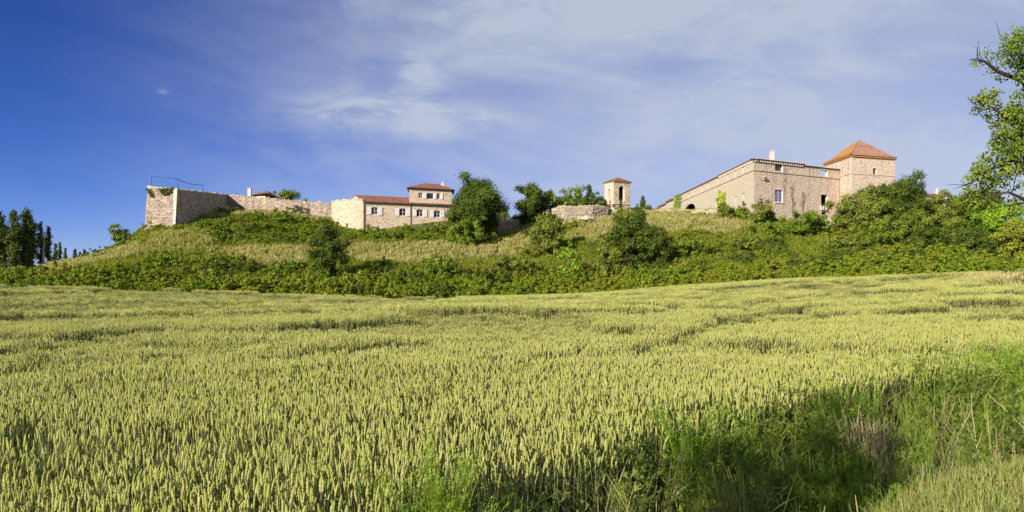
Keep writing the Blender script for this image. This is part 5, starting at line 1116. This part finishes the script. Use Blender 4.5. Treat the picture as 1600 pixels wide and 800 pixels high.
def put(name, label, sel, protos, smin, smax_, lean=0.12, seed=0, zs=1.0):
    n = sel.sum(); sc = (smin + (smax_ - smin) * np.clip(0.55 * R.random(n) + 0.9 * (fbm(X[sel] * 0.25 + 3, Y[sel] * 0.3) - 0.28), 0, 1)); S3 = np.stack([sc, sc, sc * zs], 1)
    return scatter(name, label, protos, np.stack([X[sel], Y[sel], z[sel]], 1), np.stack([R.normal(0, lean, n), R.normal(0, lean, n), R.uniform(0, 6.28, n)], 1), S3, np.where(R.random(n) < 0.38, R.integers(0, len(protos), n), R.integers(0, (len(protos) + 1) // 2, n)))
put('dry_grass', 'pale dry grass on the terraces of the slope', dry & ~bldg & (R.random(len(u)) < 0.55), [tuft_proto(i, 34, 0.42, 0.5, 1.05, 0.022, M['dry'], True) for i in range(5)], 0.7, 1.25)
put('tall_grass', 'yellow-green tall grass patches on the slope', (yel | (dry & (R.random(len(u)) < 0.45))) & ~bldg & (R.random(len(u)) < 0.9), [tuft_proto(20 + i, 34, 0.42, 0.5, 1.1, 0.026, M['yellowgrass'], True) for i in range(5)], 0.7, 1.3)
rest = ~dry & ~yel & ~bldg
put('green_grass', 'green grass among the hillside brambles', rest & (R.random(len(u)) < 0.62), [tuft_proto(40 + i, 34, 0.42, 0.35, 0.85, 0.03, M['greengrass']) for i in range(5)], 0.7, 1.3)
bank = (row < 386) & (u > 300) & (u < 770)
pat = fbm(X * 0.16, Y * 0.22, 3); p_ = R.random(len(u)); thick = (rest & (p_ < np.where(s < 11, 0.15, 0.065) * (0.35 + 1.3 * sstep(0.38, 0.6, fbm(X * 0.12 + 7, Y * 0.16 + 3))))) | ((dry | yel) & ~bldg & (p_ < 0.008) & (pat > 0.5))
thick |= rest & bank & (p_ < 0.13); thick &= ~((u < 75) & (s > 14)) & ~((s > 46) & (u < 220)) & ~((u > 60) & (u < 270) & (row < 410) & (p_ > 0.03))
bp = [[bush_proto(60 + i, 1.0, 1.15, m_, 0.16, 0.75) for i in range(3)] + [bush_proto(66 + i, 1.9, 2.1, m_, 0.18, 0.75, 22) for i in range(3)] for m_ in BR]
tone = np.where(bank, 0.60 + 0.25 * (p_ * 5 % 1), pat + 0.25 * (R.random(len(u)) - 0.5))
put('bramble_thicket', 'olive green bramble thicket on the slope', thick & (tone > 0.53) & ~bank, bp[1], 0.45, 1.35, zs=0.85)
put('leafy_undergrowth', 'bright green leafy undergrowth covering banks and slope', thick & ((tone <= 0.53) & (tone > 0.40) | bank & (p_ < 0.10)), bp[0], 0.45, 1.35, zs=0.85)
put('dark_undergrowth', 'dark green undergrowth, partly standing in for shade pockets on the slope', thick & ((tone <= 0.40) | bank & (p_ >= 0.10)), bp[2], 0.45, 1.45, zs=0.85)  # dark leaves double as shade pockets between the lighter bushes
# scrub along the foot of the hill
n = 1300; u = R.uniform(-150, 1750, n); s = R.uniform(0.2, 6.0, n); Y = edge_y(u) + s; X = (u - 800) / F * Y; z = ground_z(X, Y); p_ = R.random(n); pat = fbm(X * 0.2, Y * 0.2) + 0.3 * (p_ - 0.5)
for k, (nm, lb, sel) in enumerate((('field_edge_scrub', 'green scrub along the far edge of the wheat', pat < 0.5), ('field_edge_brambles', 'olive brambles along the far edge of the wheat', pat >= 0.5))): put(nm, lb, sel, bp[k] + [bp[2][0]], 0.3, 1.5, zs=0.9)

# ------------------------------------------------------------------ unseen trees added behind the camera to shade the near verge
def shade_tree(name, label, x, y, w, hh, zc, n, seed, leaf=0.13, dens=0.6):
    g = gz(x, y) - 0.1; R = np.random.default_rng(seed); C, rr = crown_clumps('round', w, hh, R, n); lift = zc - 0.55 * hh - g; C[:, 2] += lift; r = empty(name, (x, y, g), label, 'tree')
    link('trunk', trunk_mesh(w, lift + hh, 'round', C, rr, R).mesh('trunk', M['bark']), r); p, nn, t = crown_leaves(C, rr, R, leaf, dens); V, Fq, tv_ = leaf_cloud(p, nn, R.uniform(0.7, 1.3, len(p)) * leaf, R, t)
    link('crown', mesh_np('crown', V, Fq, LEAF['oak'], {'tint': ('POINT', tv_)}), r)
for k, (x_, y_, w_, zc_) in enumerate(((-5.2, -2.6, 1.9, 3.5), (-3.5, -0.6, 1.7, 1.8))):
    shade_tree('added_shade_tree', '%s unseen tree added behind the camera for shade' % ('taller leafy', 'shorter leafy')[k], x_, y_, w_, (4.2, 2.6)[k], zc_, 18, 901 + k, dens=0.24)

# ------------------------------------------------------------------ roadside verge in front
M['verge_green'] = grass_mat('verge_grass', (0.08, 0.15, 0.018, 1), (0.20, 0.29, 0.042, 1), (0.30, 0.31, 0.08, 1), 0.35)
M['verge_dry'] = grass_mat('verge_straw', (0.30, 0.25, 0.13, 1), (0.42, 0.35, 0.20, 1), (0.25, 0.22, 0.12, 1), 0.2)
M['weed'] = grass_mat('feathery_weed', (0.17, 0.31, 0.025, 1), (0.30, 0.46, 0.05, 1), (0.32, 0.42, 0.06, 1), 0.4)
M['turf'] = grass_mat('roadside_turf', (0.16, 0.24, 0.045, 1), (0.30, 0.34, 0.09, 1), (0.40, 0.36, 0.15, 1), 0.3)
def verge_pts(n, seed, lo, hi, ymax=18):
    R = np.random.default_rng(seed); Y = R.uniform(3.2, ymax, n); X = R.uniform(-2.5, 13, n); vd = verge_dist(X, Y); k = (vd < -lo + 0.3 * (R.random(n) - .5)) & (vd > -hi) & (np.abs(X) < 0.72 * Y + 1.6)
    X, Y, vd = X[k], Y[k], vd[k]; return X, Y, vd, ground_z(X, Y), R
def vput(name, label, protos, X, Y, z, R, a, b_, lean=0.15, hs=None):
    n = len(X); sc = R.uniform(a, b_, n) * (1 + 0.32 * sstep(2.5, 6.5, X)); S3 = np.stack([sc, sc, sc * (1 if hs is None else hs)], 1)
    scatter(name, label, protos, np.stack([X, Y, z], 1), np.stack([R.normal(0, lean, n), R.normal(0, lean, n), R.uniform(0, 6.28, n)], 1), S3, R.integers(0, len(protos), n))
def weed_proto(seed, h, nst, mat, leafn=26, leafL=0.035, wd=0.0035, spread=0.3):
    """branching stems clothed in fine feathery leaflets"""
    R = random.Random(seed); mb = MB()
    for i in range(nst):
        a = R.uniform(0, 2 * pi); l = abs(R.gauss(0, spread)) * h; hh = h * R.uniform(0.6, 1.05); r0 = 0.05 * R.random()
        q = lambda t: np.array([r0 * cos(a) + l * t ** 1.4 * cos(a), r0 * sin(a) + l * t ** 1.4 * sin(a), hh * t])
        mb.tube([q(t) for t in (0, 0.35, 0.7, 1)], [0.0035, 0.003, 0.002, 0.001], 3, R.random(), cap=False)
        for k in range(leafn):
            t = R.uniform(0.15, 1.0); p = q(t); b2 = R.uniform(0, 2 * pi); up = R.uniform(0.2, 1.2); d = np.array([cos(b2), sin(b2), up]); d /= np.linalg.norm(d); Lb = leafL * R.uniform(0.7, 1.8) * (1.9 - t)
            s_ = np.cross(d, (0.2, 0.3, 0.9)); s_ = s_ / np.linalg.norm(s_) * wd; tn = R.random()
            mb.face([p, p + d * Lb * 0.5 + s_, p + d * Lb, p + d * Lb * 0.5 - s_], tn)
            for sgn in (-1, 1):
                d2 = d + sgn * s_ / wd * 0.8; d2 = d2 / np.linalg.norm(d2); p2 = p + d * Lb * 0.45; s2 = np.cross(d2, (0.2, 0.3, 0.9)); s2 = s2 / np.linalg.norm(s2) * wd * 0.8
                mb.face([p2, p2 + d2 * Lb * 0.3 + s2, p2 + d2 * Lb * 0.6, p2 + d2 * Lb * 0.3 - s2], tn)
    return mb.mesh('weed', mat)
gp = [tuft_proto(400 + i, 16, 0.14, 0.25, 0.85, 0.0065, M['verge_green'], False, 0.8) for i in range(5)] + [weed_proto(450 + i, 0.75, 5, M['verge_green'], 16, 0.06, 0.011, 0.4) for i in range(5)]
dp_ = [tuft_proto(420 + i, 16, 0.12, 0.25, 0.8, 0.0028, M['verge_dry'], True, 0.35) for i in range(6)]
wp = [weed_proto(500 + i, 0.75, 7, M['weed']) for i in range(6)]
# tall grass along the crop edge
X, Y, vd, z, R = verge_pts(9000, 21, -0.5, 2.3); d = np.where(vd > -0.6, 1, np.exp(-((vd + 0.6) / 0.45) ** 2)) + 0.10; k = R.random(len(X)) < d * (0.1 + 1.3 * sstep(0.3, 0.6, fbm(X * 0.8, Y * 0.8)))
k &= ~((X - 0.53 * Y > -1.2) & (Y < 7.2))
vput('verge_grass', 'tall green grass along the near edge of the wheat', gp, X[k], Y[k], z[k], R, 0.6, 1.1)
X, Y, vd, z, R = verge_pts(5200, 22, -0.3, 2.6); k = (R.random(len(X)) < 0.34 * (0.2 + fbm(X + 5, Y))) & ~((X > 2.6) & (Y < 8));
vput('verge_straw', 'dry straw stems in the shaded ditch', dp_, X[k], Y[k], z[k], R, 0.6, 1.15, 0.3)
X, Y, vd, z, R = verge_pts(4200, 23, -0.8, 1.6); k = (R.random(len(X)) < 0.15 + sstep(0.40, 0.58, fbm(X * 0.55 + 2, Y * 0.55))) & (Y > 6.8)
vput('verge_weeds', 'bright green feathery weeds along the crop edge', wp, X[k], Y[k], z[k], R, 0.6, 1.05)
# roadside turf in the lower right
tp = [tuft_proto(440 + i, 30, 0.09, 0.10, 0.30, 0.0036, M['turf'], False, 0.5) for i in range(8)]
X, Y, vd, z, R = verge_pts(16000, 24, 1.7, 7.0, 9); k = (X - 0.30 * Y > -0.45 + 0.6 * (fbm(X, Y) - .5)) & (Y < 7.6)
vput('roadside_turf', 'short sunlit roadside grass', tp, X[k], Y[k], z[k], R, 0.8, 1.4)
# single weeds that stand out
def plant(name, label, u, row, D, me, scale, cat='plant', rot=0.0):
    x, y, _ = P(u, 0, D); o = link(name, me); o.location = (x, y, gz(x, y)); o.scale = (scale,) * 3; o.rotation_euler = (0, 0, rot); return tag(o, label, cat)
plant('feathery_weed', 'large feathery bright green weed at the bottom centre', 688, 0, 5.0, weed_proto(601, 1.0, 70, M['weed'], 40, 0.05, 0.0055, 0.30), 1.0)
plant('feathery_weed', 'smaller bushy bright weed right of the large feathery one', 838, 0, 4.7, weed_proto(602, 0.92, 40, M['weed'], 44, 0.034, 0.005, 0.12), 1.0)
plant('feathery_weed', 'loose sprawling weed left of the large feathery one', 600, 0, 5.2, weed_proto(603, 0.95, 10, M['weed'], 20, 0.04, 0.005, 0.5), 1.0)
plant('feathery_weed', 'bright weed clump standing at the wheat edge right of centre', 1075, 0, 7.4, weed_proto(607, 0.95, 36, M['weed'], 32, 0.05, 0.006, 0.4), 1.0)
plant('feathery_weed', 'tall bright weed clump where wheat meets the verge at right', 1300, 0, 9.4, weed_proto(608, 0.95, 34, M['weed'], 30, 0.05, 0.006, 0.45), 1.0)
plant('seed_grass', 'pinkish-brown dry seed-head grass above the dark ditch', 1350, 0, 8.6, tuft_proto(604, 200, 0.24, 0.55, 0.95, 0.006, M['verge_dry'], True, 0.35), 1.0)
plant('seed_grass', 'second dry seed-head tuft lower in the dark ditch', 1405, 0, 8.1, tuft_proto(605, 150, 0.30, 0.35, 0.62, 0.005, M['verge_dry'], True, 0.4), 1.0)
plant('seed_grass', 'yellow-green drooping seed grass in the bottom middle', 1140, 0, 6.6, tuft_proto(606, 190, 0.18, 0.35, 0.85, 0.005, M['yellowgrass'], True, 0.5), 1.0)
mb = MB(); R_ = random.Random(8)
for k in range(5):
    a = R_.uniform(0, 6.28); Ln = R_.uniform(0.35, 0.7); dd = np.array([cos(a), sin(a) * 0.5, 0]); s_ = np.array([-sin(a), cos(a), 0]) * 0.008
    f = [dd * Ln * v + np.array([0, 0, 0.7 * (1.6 * v - 1.35 * v * v) + 0.3]) for v in (0, .25, .5, .75, 1)]
    for j in range(4): mb.face([f[j] - s_ * (1 - j * .2), f[j] + s_ * (1 - j * .2), f[j + 1] + s_ * (.8 - j * .2), f[j + 1] - s_ * (.8 - j * .2)], 0.7)
mb.tube([(0, 0, 0), (0.02, 0, 0.4), (0.12, 0, 1.0)], [0.004, 0.004, 0.002], 4)
plant('reed_grass', 'single reed with long bent pale leaves beside the small weed', 915, 0, 5.6, mb.mesh('reed', M['verge_green']), 0.85)
mb = MB()
for k in range(9):
    a = R_.uniform(0, 6.28); Ln = R_.uniform(0.10, 0.22); dd = np.array([cos(a), sin(a), 0]); s_ = np.array([-sin(a), cos(a), 0]) * 0.03; z0 = R_.uniform(0.02, 0.22)
    f = [dd * Ln * v + np.array([0, 0, z0 + 0.15 * (v - 1.5 * v * v)]) for v in (0, .35, .7, 1)]; wv = (0.2, 1, 0.8, 0.1)
    for j in range(3): mb.face([f[j] - s_ * wv[j], f[j] + s_ * wv[j] + np.array([0, 0, 0.01]), f[j + 1] + s_ * wv[j + 1], f[j + 1] - s_ * wv[j + 1]], R_.random())
mb.tube([(0, 0, 0), (0.02, 0, 0.3)], [0.006, 0.003], 4)
plant('withered_dock', 'withered brown broad-leaved plant in the bottom right corner', 1575, 0, 6.6, mb.mesh('dock', LEAF['brown']), 1.0)

# dry tussocks and grass beside the farm track
R = np.random.default_rng(31); n = 800; tt_ = R.uniform(0, 59, n); off = np.where(R.random(n) < 0.6, -1, 1) * R.uniform(1.0, 4.2, n); off = np.where(R.random(n) < 0.12, R.uniform(-0.4, 0.4, n), off)
X = np.interp(tt_, range(60), cxl) + off * 0.85; Y = np.interp(tt_, range(60), cyl) - off * 0.53; z = ground_z(X, Y)
vput('track_grass', 'pale dry tussocks beside the farm track', [tuft_proto(700 + i, 40, 0.3, 0.4, 0.95, 0.012, M['dry'], True) for i in range(4)] + [tuft_proto(710, 40, 0.3, 0.3, 0.8, 0.012, M['yellowgrass'], True)], X, Y, z, R, 0.45, 0.85)
